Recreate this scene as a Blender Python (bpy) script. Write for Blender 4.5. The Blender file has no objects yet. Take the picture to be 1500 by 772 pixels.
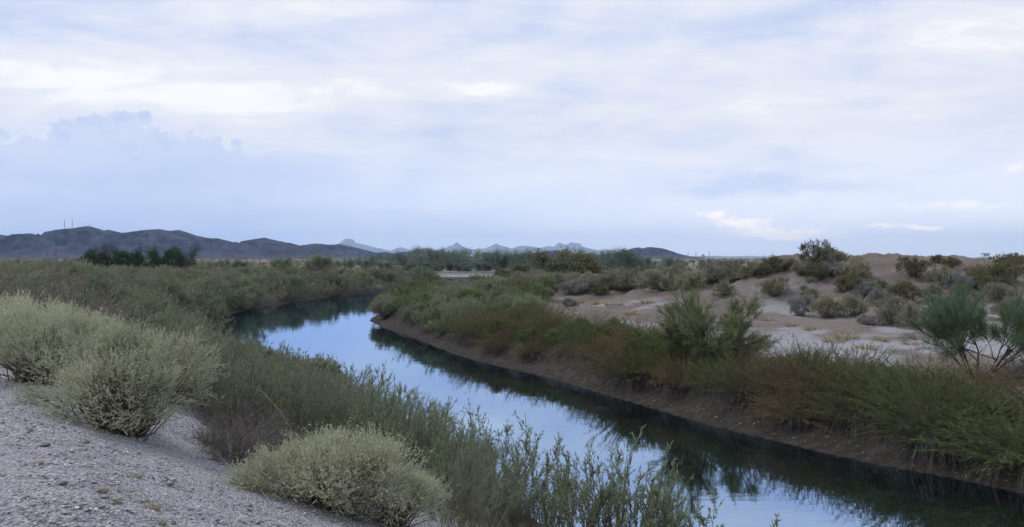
import bpy, math, random
import numpy as np
from mathutils import Vector

RNG = np.random.default_rng(11)
random.seed(11)
scene = bpy.context.scene
COL = scene.collection
F = 1250.0            # focal length in photo pixels (photo 1500 wide)
CAMZ = 5.0

# ------------------------------------------------------------------ camera
cam_d = bpy.data.cameras.new('camera')
cam = bpy.data.objects.new('camera', cam_d); COL.objects.link(cam)
cam_d.sensor_width = 36.0; cam_d.lens = F / 1500 * 36
cam_d.clip_start = 0.1; cam_d.clip_end = 80000
cam.location = (0, 0, CAMZ)
cam.rotation_euler = (math.radians(90 - 0.41), 0, 0)
scene.camera = cam

# ------------------------------------------------------------------ render settings
scene.view_settings.view_transform = 'Standard'
scene.view_settings.look = 'None'
scene.view_settings.exposure = 0.0
scene.view_settings.gamma = 1.0
scene.view_settings.use_curve_mapping = False
scene.render.engine = 'CYCLES'
cy = scene.cycles
cy.use_denoising = True
cy.max_bounces = 5; cy.diffuse_bounces = 2; cy.glossy_bounces = 3
cy.transmission_bounces = 3; cy.volume_bounces = 1; cy.transparent_max_bounces = 6
cy.use_adaptive_sampling = True; cy.adaptive_threshold = 0.015
cy.caustics_reflective = False; cy.caustics_refractive = False

# ------------------------------------------------------------------ sun
SUN_EL, SUN_AZ = math.radians(50), math.radians(-75)     # azimuth from +Y, clockwise towards +X
sun_d = bpy.data.lights.new('sun', 'SUN')
sun_d.energy = 1.9; sun_d.angle = math.radians(22); sun_d.color = (1.0, 0.98, 0.95)
sun = bpy.data.objects.new('sun', sun_d); COL.objects.link(sun)
sdir = Vector((math.cos(SUN_EL) * math.sin(SUN_AZ), math.cos(SUN_EL) * math.cos(SUN_AZ), math.sin(SUN_EL)))
sun.rotation_euler = sdir.to_track_quat('Z', 'Y').to_euler()
sun.location = (0, 0, 60)

# ------------------------------------------------------------------ world: Nishita behind layers of thin cloud
world = bpy.data.worlds.new('World'); scene.world = world
world.use_nodes = True
wt = world.node_tree; wt.nodes.clear()
WS = 0.1


class NT:
    """tiny wrapper for node maths"""
    def __init__(s, tree): s.t = tree
    def n(s, typ, **kw):
        nd = s.t.nodes.new(typ)
        for k, v in kw.items(): setattr(nd, k, v)
        return nd
    def put(s, sock, v):
        if v is None: return
        if hasattr(v, 'is_output') or hasattr(v, 'links'): s.t.links.new(v, sock)
        else: sock.default_value = v
    def m(s, op, a, b=None, c=None, clamp=False):
        nd = s.n('ShaderNodeMath', operation=op, use_clamp=clamp)
        for i, v in enumerate((a, b, c)):
            if v is not None: s.put(nd.inputs[i], v)
        return nd.outputs[0]
    def vm(s, op, a, b=None):
        nd = s.n('ShaderNodeVectorMath', operation=op)
        s.put(nd.inputs[0], a)
        if b is not None: s.put(nd.inputs[1], b)
        return nd.outputs[0]
    def xyz(s, x, y, z):
        nd = s.n('ShaderNodeCombineXYZ')
        for i, v in enumerate((x, y, z)): s.put(nd.inputs[i], v)
        return nd.outputs[0]
    def sep(s, v):
        nd = s.n('ShaderNodeSeparateXYZ'); s.put(nd.inputs[0], v); return nd.outputs
    def noise(s, vec, scale, detail=4, rough=0.55, lac=2.0, dist=0.0):
        nd = s.n('ShaderNodeTexNoise')
        s.put(nd.inputs['Vector'], vec)
        nd.inputs['Scale'].default_value = scale; nd.inputs['Detail'].default_value = detail
        nd.inputs['Roughness'].default_value = rough; nd.inputs['Distortion'].default_value = dist
        return nd.outputs['Fac']
    def mix(s, f, a, b, blend='MIX'):
        nd = s.n('ShaderNodeMix', data_type='RGBA', blend_type=blend)
        s.put(nd.inputs[0], f); s.put(nd.inputs[6], a); s.put(nd.inputs[7], b)
        return nd.outputs[2]
    def ramp(s, fac, stops, interp='LINEAR'):
        nd = s.n('ShaderNodeValToRGB'); s.put(nd.inputs[0], fac)
        cr = nd.color_ramp; cr.interpolation = interp
        while len(cr.elements) < len(stops): cr.elements.new(0.5)
        for e, (p, c) in zip(cr.elements, stops):
            e.position = p
            e.color = (c, c, c, 1) if isinstance(c, (int, float)) else (*c[:3], 1)
        return nd.outputs[0]
    def maprange(s, v, a, b, c=0.0, d=1.0, smooth=True):
        nd = s.n('ShaderNodeMapRange', interpolation_type='SMOOTHSTEP' if smooth else 'LINEAR')
        s.put(nd.inputs[0], v)
        for i, q in enumerate((a, b, c, d)): nd.inputs[i + 1].default_value = q
        return nd.outputs[0]


def az(u): return math.atan((u - 750) / F)
def el(v): return math.atan((377 - v) / F)


W = NT(wt)
tc = W.n('ShaderNodeTexCoord')
dvec = tc.outputs['Generated']
dx, dy, dz = W.sep(dvec)
AZ = W.m('ARCTAN2', dx, dy)
EL = W.m('ARCSINE', dz)
zc = W.m('ADD', W.m('MAXIMUM', dz, 0.0), 0.10)
plane = W.xyz(W.m('MULTIPLY', W.m('DIVIDE', dx, zc), 0.55), W.m('DIVIDE', dy, zc), 0.0)
s1 = W.noise(W.vm('ADD', plane, (3.1, 7.7, 0)), 0.8, 7, 0.56, dist=0.4)
s2 = W.noise(W.vm('ADD', plane, (9.3, 1.2, 4.0)), 3.2, 6, 0.6, dist=0.6)
# warped azimuth/elevation for the cloud shapes
warp1 = W.m('SUBTRACT', W.noise(W.xyz(W.m('MULTIPLY', AZ, 1.0), W.m('MULTIPLY', EL, 3.0), 2.0), 7.0, 6, 0.6), 0.5)
warp2 = W.m('SUBTRACT', W.noise(W.xyz(W.m('MULTIPLY', AZ, 1.0), W.m('MULTIPLY', EL, 3.0), 8.0), 7.0, 6, 0.6), 0.5)
AZw = W.m('ADD', AZ, W.m('MULTIPLY', warp1, 0.22))
ELw = W.m('ADD', EL, W.m('MULTIPLY', warp2, 0.075))


def blob(u, v, su, sv, amp, azn=AZw, eln=ELw):
    a = W.m('DIVIDE', W.m('SUBTRACT', azn, az(u)), su / F)
    e = W.m('DIVIDE', W.m('SUBTRACT', eln, el(v)), sv / F)
    r = W.m('ADD', W.m('MULTIPLY', a, a), W.m('MULTIPLY', e, e))
    return W.m('MULTIPLY', W.m('EXPONENT', W.m('MULTIPLY', r, -1.0)), amp)


SCAL = W.m('ADD', W.m('MULTIPLY', W.m('SUBTRACT', s1, 0.5), 0.9), W.m('MULTIPLY', W.m('SUBTRACT', s2, 0.5), 0.6))
s3 = W.noise(W.xyz(AZ, W.m('MULTIPLY', EL, 2.4), 3.0), 8.0, 8, 0.6, dist=0.5)
SCAL = W.m('ADD', W.m('MULTIPLY', SCAL, W.maprange(EL, 0.03, 0.24, 0.2, 1.0)), W.m('MULTIPLY', W.m('SUBTRACT', s3, 0.5), 0.95))
SCAL = W.m('ADD', SCAL, 0.53)
for b in [(200, 150, 420, 45, 0.22), (700, 128, 80, 16, 0.36), (60, 140, 90, 14, 0.12), (330, 175, 160, 22, 0.12), (520, 15, 110, 14, 0.26), (830, 90, 130, 30, 0.20),
          (1440, 110, 220, 50, 0.26), (1120, 100, 130, 25, 0.16), (1150, 190, 300, 45, 0.14), (1150, 2, 160, 14, 0.26),
          (250, 78, 420, 22, -0.16), (1250, 50, 190, 20, -0.22), (1230, 115, 80, 22, -0.14), (640, 210, 300, 26, -0.05),
          (800, 40, 60, 25, -0.14)]:
    SCAL = W.m('ADD', SCAL, blob(*b))
HB = W.maprange(EL, 0.02, 0.16, 1.0, 0.0)     # nearer the horizon the veil is an even pale blue
strat = W.ramp(SCAL, [(0.15, (0.57, 0.67, 0.94)), (0.40, (0.72, 0.785, 0.975)), (0.60, (0.845, 0.875, 0.99)), (0.80, (0.94, 0.945, 1.0)), (0.95, (1.08, 1.08, 1.08))])
low = W.ramp(W.maprange(AZ, az(0), az(1300), 0, 1), [(0.0, (0.70, 0.84, 1.24)), (0.45, (1.02, 1.12, 1.34)), (1.0, (1.34, 1.36, 1.42))])
lowmix = W.m('MULTIPLY', HB, 0.62)
skyc = W.mix(lowmix, strat, low)
# cumulus bank over the hills: top edge follows a curve in azimuth
t01 = W.maprange(W.m('ADD', AZ, W.m('MULTIPLY', warp1, 0.035)), az(-60), az(560), 0, 1, smooth=False)
def tp(u): return (az(u) - az(-60)) / (az(560) - az(-60))
def te(v): return el(v) / 0.2
TOP = W.ramp(t01, [(tp(-50), te(212)), (tp(20), te(204)), (tp(62), te(196)), (tp(100), te(188)), (tp(128), te(172)), (tp(158), te(160)),
                   (tp(186), te(170)), (tp(205), te(164)), (tp(232), te(180)), (tp(240), te(204)), (tp(270), te(188)), (tp(292), te(177)),
                   (tp(318), te(184)), (tp(328), te(206)), (tp(372), te(206)), (tp(402), te(212)), (tp(430), te(232)), (tp(520), te(275))], 'B_SPLINE')
bil = W.m('SUBTRACT', W.noise(W.xyz(AZ, W.m('MULTIPLY', EL, 1.3), 5.0), 60.0, 6, 0.55), 0.5)
vb = W.n('ShaderNodeTexVoronoi', feature='SMOOTH_F1'); vb.inputs['Scale'].default_value = 42; vb.inputs['Smoothness'].default_value = 0.35; vb.inputs['Detail'].default_value = 2.0
W.put(vb.inputs['Vector'], W.xyz(W.m('ADD', AZ, W.m('MULTIPLY', bil, 0.02)), W.m('MULTIPLY', EL, 1.1), 0.3))
topv = W.m('ADD', W.m('MULTIPLY', TOP, 0.2), W.m('SUBTRACT', W.m('MULTIPLY', bil, 0.012), W.m('MULTIPLY', W.m('SUBTRACT', vb.outputs['Distance'], 0.4), 0.028)))
bank = W.maprange(W.m('SUBTRACT', topv, EL), -0.0005, 0.006, 0, 1)
bfade = W.m('MULTIPLY', bank, W.maprange(EL, 0.075, 0.13, 0.35, 0.88))
bfade = W.m('MULTIPLY', bfade, W.maprange(AZ, az(330), az(470), 1.0, 0.0))
bcol = W.mix(W.maprange(W.m('ADD', W.m('MULTIPLY', vb.outputs['Distance'], 0.5), W.m('MULTIPLY', s3, 0.6)), 0.35, 0.75), (0.55, 0.655, 0.94, 1), (0.69, 0.775, 0.985, 1))
skyc = W.mix(bfade, skyc, bcol)
# blue rain-veil streaks below the bank and the flat grey bank over the right-hand horizon
veil = W.m('ADD', W.m('ADD', blob(200, 275, 260, 20, 0.5), blob(330, 250, 160, 14, 0.25)), W.m('ADD', blob(1110, 270, 120, 14, 0.55), blob(300, 318, 420, 22, 0.45)))
skyc = W.mix(W.m('MINIMUM', veil, 0.8), skyc, (0.55, 0.68, 0.98, 1))
# small sunlit cumulus low over the plain
puffn = W.noise(W.xyz(AZ, W.m('MULTIPLY', EL, 1.6), 1.0), 46.0, 7, 0.65)
pm = None
for b in [(1080, 327, 34, 8, 0.9), (1120, 342, 46, 10, 1.0), (1160, 347, 16, 6, 0.8), (1040, 315, 26, 6, 0.55), (1215, 345, 36, 9, 0.5), (1292, 335, 22, 4, 0.75),
          (1352, 338, 26, 4, 0.9), (1490, 265, 22, 8, 0.35), (1400, 310, 120, 7, 0.4)]:
    x = blob(*b, azn=W.m('ADD', AZ, W.m('MULTIPLY', bil, 0.03)), eln=W.m('ADD', EL, W.m('MULTIPLY', bil, 0.014)))
    pm = x if pm is None else W.m('ADD', pm, x)
pm = W.m('MULTIPLY', W.maprange(W.m('MULTIPLY', pm, W.m('SUBTRACT', W.m('MULTIPLY', puffn, 2.6), 0.45)), 0.08, 0.75, 0, 1), 0.95)
skyc = W.mix(pm, skyc, (1.6, 1.42, 1.28, 1))
sky = W.n('ShaderNodeTexSky', sky_type='NISHITA')
sky.sun_disc = False; sky.sun_elevation = SUN_EL; sky.sun_rotation = SUN_AZ
sky.altitude = 60; sky.air_density = 1.0; sky.dust_density = 1.5; sky.ozone_density = 1.2
cloud = W.vm('SCALE', skyc); cloud.node.inputs['Scale'].default_value = 1.0 / WS
skymix = W.mix(0.94, sky.outputs[0], cloud)
bg = W.n('ShaderNodeBackground'); bg.inputs['Strength'].default_value = WS
wt.links.new(skymix, bg.inputs['Color'])
wo = W.n('ShaderNodeOutputWorld'); wt.links.new(bg.outputs[0], wo.inputs['Surface'])

# ------------------------------------------------------------------ numpy noise
_TAB = np.random.default_rng(5).random((256, 256))


def vnoise(x, y):
    x = np.asarray(x, float); y = np.asarray(y, float)
    xi = np.floor(x).astype(int); yi = np.floor(y).astype(int)
    fx = x - xi; fy = y - yi
    fx = fx * fx * (3 - 2 * fx); fy = fy * fy * (3 - 2 * fy)
    a = _TAB[xi & 255, yi & 255]; b = _TAB[(xi + 1) & 255, yi & 255]
    c = _TAB[xi & 255, (yi + 1) & 255]; d = _TAB[(xi + 1) & 255, (yi + 1) & 255]
    return (a * (1 - fx) + b * fx) * (1 - fy) + (c * (1 - fx) + d * fx) * fy


def fbm(x, y, s, o=4, g=0.5):
    t = 0; amp = 1; tot = 0
    for i in range(o):
        t = t + amp * vnoise(x * s + 17.3 * i, y * s + 9.1 * i); tot += amp; amp *= g; s *= 2.03
    return t / tot - 0.5


def sstep(a, b, x):
    t = np.clip((x - a) / (b - a), 0, 1); return t * t * (3 - 2 * t)


# ------------------------------------------------------------------ canal lines
def catmull(pts, per=6):
    p = np.array(pts, float); p = np.vstack([2 * p[0] - p[1], p, 2 * p[-1] - p[-2]]); out = []
    for i in range(1, len(p) - 2):
        t = np.linspace(0, 1, per, endpoint=False)[:, None]
        out.append(0.5 * ((2 * p[i]) + (-p[i - 1] + p[i + 1]) * t + (2 * p[i - 1] - 5 * p[i] + 4 * p[i + 1] - p[i + 2]) * t ** 2
                          + (-p[i - 1] + 3 * p[i] - 3 * p[i + 1] + p[i + 2]) * t ** 3))
    out.append(p[-2][None]); return np.vstack(out)


R_PTS = [(60, -58), (33, -17), (22, 0.5), (16.3, 9.5), (10.9, 18.1), (8.6, 21), (5.8, 25.9), (4.0, 29.8), (1.45, 36), (-2.2, 42.5), (-6.5, 54.3),
         (-10.2, 64), (-11.6, 71), (-11.2, 82), (-9, 95), (-6, 110), (-3.5, 125), (-1, 145), (1, 165), (8, 230), (40, 400), (160, 800)]
L_PTS = [(50, -66), (22, -22), (10.9, 0), (5, 9), (-2.0, 20), (-6, 27.6), (-10.5, 38), (-16, 50), (-20.5, 58.5), (-24, 67), (-25, 79), (-24.5, 91),
         (-22.7, 108), (-19.5, 119), (-16, 131), (-12.5, 145), (-10, 165), (-3, 230), (28, 405), (145, 806)]
RL = catmull(R_PTS); LL = catmull(L_PTS)


def sdist(x, y, line):
    """signed distance, + on the left of the line's direction"""
    best = np.full(x.shape, 1e18); sg = np.ones(x.shape)
    for i in range(len(line) - 1):
        a = line[i]; d = line[i + 1] - a; l2 = d @ d
        px = x - a[0]; py = y - a[1]
        t = np.clip((px * d[0] + py * d[1]) / l2, 0, 1)
        q = (px - t * d[0]) ** 2 + (py - t * d[1]) ** 2
        cr = d[0] * py - d[1] * px
        m = q < best
        best = np.where(m, q, best); sg = np.where(m, np.sign(cr), sg)
    return np.sqrt(best) * sg


CREST = np.array([(-4, 80, 1.7), (0.6, 76, 1.95), (4.7, 74, 2.5), (8.6, 72, 3.0), (14, 70, 3.5), (17, 65, 4.2), (19.5, 64, 4.8), (21.7, 63, 5.05), (24.5, 62, 5.05),
                  (27, 61.5, 5.1), (30.5, 61.5, 4.95), (32.5, 62.5, 4.5), (36.5, 65, 3.8), (41, 68, 3.6), (50, 70, 3.4), (70, 72, 3.0)])


def zones(x, y):
    dL = sdist(x, y, LL); dR = -sdist(x, y, RL)
    return dL, dR


def height(x, y, full=False):
    x = np.atleast_1d(np.asarray(x, float)); y = np.atleast_1d(np.asarray(y, float))
    dL, dR = zones(x, y)
    n1 = fbm(x, y, 0.35, 4); n2 = fbm(x + 50, y, 1.7, 3); n3 = fbm(x + 9, y + 31, 0.05, 3)
    far = sstep(38, 72, y)
    # left bank
    zl_n = np.interp(dL, [0, 0.25, 0.9, 4.0, 8.2, 9.3, 15, 24, 60], [0, 0.12, 0.5, 1.75, 3.25, 3.38, 3.3, 2.6, 2.3])
    zl_f = np.interp(dL, [0, 0.25, 1.3, 1.7, 4.0, 8.2, 12, 24, 60], [0, 0.1, 0.38, 0.85, 1.5, 2.0, 2.1, 2.1, 2.3])
    zl = zl_n * (1 - far) + zl_f * far + (n1 * 0.28 + n2 * 0.10) * sstep(0.3, 2.5, dL) + n3 * 0.9 * sstep(12, 60, dL)
    # right bank
    drw = dR + n1 * 0.4 + 0.55 * fbm(x + 11, y + 5, 0.16, 2)
    zr = np.interp(drw, [-0.8, 0, 0.25, 0.7, 1.0, 1.3, 2.8, 6, 30, 100], [-0.25, 0, 0.1, 0.2, 0.3, 0.7, 1.15, 1.5, 1.6, 2.2])
    bench = (n1 * 0.22 + n2 * 0.07) * sstep(1.2, 5, dR) + n3 * 0.9 * sstep(40, 90, dR)
    ruts = 0.06 * np.sin(dR * 2.3 + n1 * 3) * sstep(6, 9, dR) * sstep(30, 18, dR)
    # mound
    best = np.full(x.shape, 1e18); cz = np.zeros(x.shape)
    for i in range(len(CREST) - 1):
        a = CREST[i]; d = CREST[i + 1] - a; l2 = d[0] ** 2 + d[1] ** 2
        t = np.clip(((x - a[0]) * d[0] + (y - a[1]) * d[1]) / l2, 0, 1)
        q = (x - a[0] - t * d[0]) ** 2 + (y - a[1] - t * d[1]) ** 2
        m = q < best
        best = np.where(m, q, best); cz = np.where(m, a[2] + t * d[2], cz)
    dm = np.sqrt(best)
    wdt = 3.6 + 2.0 * (cz - 1.6)
    lump = 1 + 0.7 * n1
    mound = np.maximum(cz - 1.6, 0) * np.exp(-(dm / wdt) ** 2.2) 
    mound = mound * (1 + 0.16 * n1) + 0.42 * n2 * sstep(0.2, 1.2, mound)
    hill = 2.9 * np.exp(-(((x - 69) / 7) ** 2 + ((y - 112) / 14) ** 2)) + 0.8 * np.exp(-(((x - 48) / 12) ** 2 + ((y - 92) / 9) ** 2))
    zr = zr + bench + ruts + (mound + hill) * sstep(2, 8, dR)
    bed = -1.6 * sstep(0, 3.2, np.minimum(-dL, -dR))
    z = np.where(dL >= 0, zl, np.where(dR >= 0, zr, bed))
    if full: return z, dL, dR, mound
    return z


def hz(x, y): return float(height(x, y)[0])


_YS = np.geomspace(4, 420, 900)


def at(u, v, ymin=4.0):
    """where the line of sight through a photo pixel meets the ground"""
    Y = _YS[_YS >= ymin]; X = (u - 750) / F * Y; Z = CAMZ - (v - 377) / F * Y
    h = height(X, Y); hit = np.nonzero(Z <= h)[0]
    i = hit[0] if len(hit) else len(Y) - 1
    return float(X[i]), float(Y[i]), float(h[i])


# ------------------------------------------------------------------ mesh helpers
def mesh(name, verts, faces_list, mat=None, tint=None, smooth=False):
    """faces_list: list of (n,k) int arrays"""
    me = bpy.data.meshes.new(name)
    verts = np.asarray(verts, np.float32)
    me.vertices.add(len(verts)); me.vertices.foreach_set('co', verts.ravel())
    loops = np.concatenate([f.ravel() for f in faces_list]).astype(np.int32)
    tot = np.concatenate([np.full(len(f), f.shape[1], np.int32) for f in faces_list])
    st = np.concatenate([[0], np.cumsum(tot)[:-1]]).astype(np.int32)
    me.loops.add(len(loops)); me.loops.foreach_set('vertex_index', loops)
    me.polygons.add(len(tot)); me.polygons.foreach_set('loop_start', st)
    if smooth: me.polygons.foreach_set('use_smooth', np.ones(len(tot), bool))
    me.update(calc_edges=True)
    if tint is not None:
        a = me.attributes.new('tint', 'FLOAT_COLOR', 'POINT')
        c = np.ones((len(verts), 4), np.float32); t = np.asarray(tint, np.float32)
        if t.ndim == 1: c[:, 0] = t
        else: c[:, :t.shape[1]] = t
        a.data.foreach_set('color', c.ravel())
    if mat: me.materials.append(mat)
    return me


class MB:
    def __init__(s): s.v = []; s.f = []; s.t = []; s.n = 0
    def add(s, v, f, t):
        v = np.asarray(v, np.float32).reshape(-1, 3)
        s.v.append(v); s.f.append(np.asarray(f) + s.n); s.t.append(np.broadcast_to(np.asarray(t, np.float32), (len(v),))); s.n += len(v)
    def tubes(s, P, R, tint=0.5, sides=3):
        P = np.asarray(P, float); n, k, _ = P.shape
        R = np.broadcast_to(np.asarray(R, float), (n, k))
        T = np.gradient(P, axis=1); T /= np.linalg.norm(T, axis=2, keepdims=True) + 1e-9
        ref = np.where(np.abs(T[..., 2:3]) > 0.9, np.array([1., 0, 0]), np.array([0, 0, 1.]))
        A = np.cross(T, ref); A /= np.linalg.norm(A, axis=2, keepdims=True) + 1e-9
        B = np.cross(T, A)
        an = np.arange(sides) * 2 * np.pi / sides
        V = P[:, :, None] + R[:, :, None, None] * (np.cos(an)[:, None] * A[:, :, None] + np.sin(an)[:, None] * B[:, :, None])
        idx = np.arange(n * k * sides).reshape(n, k, sides)
        a = idx[:, :-1]; b = idx[:, 1:]
        q = np.stack([a, np.roll(a, -1, 2), np.roll(b, -1, 2), b], -1).reshape(-1, 4)
        tt = np.broadcast_to(np.asarray(tint, float).reshape(-1, 1, 1) if np.ndim(tint) else tint, (n, k, sides)).ravel()
        s.add(V, q, tt)
    def leaves(s, P, D, L, Wd, tint, flat=0.0):
        P = np.asarray(P, float); n = len(P)
        D = D / (np.linalg.norm(D, axis=1, keepdims=True) + 1e-9)
        r = RNG.normal(size=(n, 3)); S = np.cross(D, r); S /= np.linalg.norm(S, axis=1, keepdims=True) + 1e-9
        N = np.cross(D, S)
        L = np.broadcast_to(L, (n,))[:, None]; Wd = np.broadcast_to(Wd, (n,))[:, None]
        V = np.stack([P, P + D * L * 0.45 + S * Wd * 0.5 + N * L * 0.04, P + D * L, P + D * L * 0.45 - S * Wd * 0.5 + N * L * 0.04], 1)
        q = np.arange(n * 4).reshape(n, 4)
        s.add(V, q, np.repeat(np.broadcast_to(tint, (n,)), 4))
    def build(s, name, mat=None):
        return mesh(name, np.vstack(s.v), s.f, mat, np.concatenate(s.t))


def unit(v): return v / (np.linalg.norm(v, axis=-1, keepdims=True) + 1e-9)


def link(name, me, parent=None, loc=None):
    o = bpy.data.objects.new(name, me); COL.objects.link(o)
    if parent: o.parent = parent
    if loc is not None: o.location = loc
    return o


def tag(o, label=None, cat=None, group=None, kind=None):
    if label: o['label'] = label
    if cat: o['category'] = cat
    if group: o['group'] = group
    if kind: o['kind'] = kind
    return o


# ------------------------------------------------------------------ materials
def new_mat(name):
    m = bpy.data.materials.new(name); m.use_nodes = True
    t = m.node_tree; t.nodes.clear()
    return m, NT(t)


def finish(m, N, bsdf, vol=None):
    o = N.n('ShaderNodeOutputMaterial')
    if bsdf is not None: N.t.links.new(bsdf, o.inputs['Surface'])
    if vol is not None: N.t.links.new(vol, o.inputs['Volume'])
    return m


def foliage_mat(name, ca, cb, cc=None, trans=0.22, objvar=0.25):
    """ca..cb by leaf, cc mixed in per plant"""
    m, N = new_mat(name)
    at_ = N.n('ShaderNodeAttribute', attribute_name='tint')
    t = N.sep(at_.outputs['Vector'])[0]
    oi = N.n('ShaderNodeObjectInfo')
    col = N.mix(t, (*ca, 1), (*cb, 1))
    if cc is not None:
        geo = N.n('ShaderNodeNewGeometry')
        pn = N.noise(geo.outputs['Position'], 0.9, 3)
        f = N.maprange(N.m('ADD', N.m('MULTIPLY', pn, 0.8), N.m('MULTIPLY', oi.outputs['Random'], 0.5)), 0.45, 0.95)
        col = N.mix(f, col, (*cc, 1))
    hsv = N.n('ShaderNodeHueSaturation')
    N.put(hsv.inputs['Hue'], N.m('ADD', 0.5 - 0.012, N.m('MULTIPLY', oi.outputs['Random'], 0.024)))
    N.put(hsv.inputs['Value'], N.m('ADD', 1.0 - objvar / 2, N.m('MULTIPLY', N.m('FRACT', N.m('MULTIPLY', oi.outputs['Random'], 7.31)), objvar)))
    N.put(hsv.inputs['Color'], col)
    pb = N.n('ShaderNodeBsdfPrincipled')
    N.put(pb.inputs['Base Color'], hsv.outputs[0]); pb.inputs['Roughness'].default_value = 0.75
    pb.inputs['Specular IOR Level'].default_value = 0.12
    out = pb.outputs[0]
    if trans > 0:
        tr = N.n('ShaderNodeBsdfTranslucent'); N.put(tr.inputs['Color'], hsv.outputs[0])
        mx = N.n('ShaderNodeMixShader'); mx.inputs[0].default_value = trans
        N.t.links.new(pb.outputs[0], mx.inputs[1]); N.t.links.new(tr.outputs[0], mx.inputs[2]); out = mx.outputs[0]
    return finish(m, N, out)


def plain_mat(name, ca, cb, scale=3.0, rough=0.85, bump=0.3, bscale=20.0, metal=0.0):
    m, N = new_mat(name)
    tcn = N.n('ShaderNodeTexCoord')
    f = N.maprange(N.noise(tcn.outputs['Object'], scale, 5, 0.6), 0.3, 0.7)
    pb = N.n('ShaderNodeBsdfPrincipled')
    N.put(pb.inputs['Base Color'], N.mix(f, (*ca, 1), (*cb, 1)))
    pb.inputs['Roughness'].default_value = rough; pb.inputs['Metallic'].default_value = metal
    if bump:
        b = N.n('ShaderNodeBump'); b.inputs['Strength'].default_value = bump; b.inputs['Distance'].default_value = 0.02
        N.put(b.inputs['Height'], N.noise(tcn.outputs['Object'], bscale, 4)); N.t.links.new(b.outputs[0], pb.inputs['Normal'])
    return finish(m, N, pb.outputs[0])


M = {}
M['salt'] = foliage_mat('saltbush_leaf', (0.31, 0.325, 0.215), (0.54, 0.555, 0.40), None, 0.25, 0.2)
M['salt_mid'] = foliage_mat('saltbush_leaf_far', (0.22, 0.225, 0.14), (0.36, 0.355, 0.235), (0.22, 0.21, 0.165), 0.2, 0.35)
M['salt_grey'] = foliage_mat('saltbush_leaf_grey', (0.19, 0.185, 0.17), (0.33, 0.33, 0.31), None, 0.15, 0.3)
M['willow'] = foliage_mat('willow_leaf', (0.13, 0.195, 0.11), (0.29, 0.37, 0.22), (0.23, 0.245, 0.165), 0.36, 0.3)
M['willow_far'] = foliage_mat('willow_leaf_far', (0.135, 0.18, 0.105), (0.27, 0.32, 0.195), (0.25, 0.24, 0.165), 0.3, 0.35)
M['dry'] = foliage_mat('dry_leaf', (0.24, 0.22, 0.165), (0.40, 0.37, 0.285), (0.25, 0.20, 0.15), 0.15, 0.3)
M['broom_green'] = foliage_mat('broom_leaf', (0.065, 0.11, 0.036), (0.17, 0.245, 0.085), (0.125, 0.14, 0.055), 0.25, 0.35)
M['broom_brown'] = foliage_mat('broom_leaf_brown', (0.115, 0.095, 0.045), (0.25, 0.19, 0.095), (0.12, 0.13, 0.055), 0.2, 0.3)
M['openleaf'] = foliage_mat('open_tree_leaf', (0.13, 0.165, 0.08), (0.26, 0.30, 0.16), None, 0.3, 0.1)
M['palo'] = foliage_mat('palo_verde_twig', (0.075, 0.12, 0.065), (0.145, 0.20, 0.11), None, 0.2, 0.2)
M['tree'] = foliage_mat('tamarisk_leaf', (0.075, 0.115, 0.08), (0.16, 0.205, 0.145), (0.21, 0.245, 0.20), 0.25, 0.7)
M['darktree'] = foliage_mat('dark_tree_leaf', (0.022, 0.042, 0.016), (0.055, 0.085, 0.03), None, 0.2, 0.3)
M['creosote'] = foliage_mat('creosote_leaf', (0.10, 0.115, 0.055), (0.20, 0.20, 0.10), (0.16, 0.135, 0.085), 0.2, 0.4)
M['straw'] = foliage_mat('dry_grass_blade', (0.32, 0.26, 0.15), (0.50, 0.42, 0.27), None, 0.2, 0.2)
M['twig'] = foliage_mat('grey_twig', (0.10, 0.09, 0.08), (0.22, 0.20, 0.18), None, 0.0, 0.2)
M['stem'] = foliage_mat('brown_stem', (0.12, 0.10, 0.075), (0.20, 0.17, 0.13), None, 0.0, 0.2)
M['bark'] = foliage_mat('bark', (0.06, 0.05, 0.035), (0.11, 0.10, 0.07), None, 0.0, 0.1)
M['root'] = foliage_mat('hanging_root', (0.07, 0.066, 0.065), (0.17, 0.16, 0.155), None, 0.0, 0.25)
M['concrete'] = plain_mat('concrete', (0.42, 0.42, 0.42), (0.52, 0.52, 0.53), 0.8)
M['steel'] = plain_mat('galvanised_steel', (0.25, 0.25, 0.26), (0.35, 0.35, 0.36), 1.0, 0.5, 0, metal=0.3)
M['whitewall'] = plain_mat('painted_wall', (0.62, 0.62, 0.66), (0.72, 0.72, 0.74), 0.1, 0.7, 0)
M['glassdark'] = plain_mat('dark_window', (0.05, 0.06, 0.08), (0.07, 0.08, 0.1), 0.1, 0.2, 0)


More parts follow.
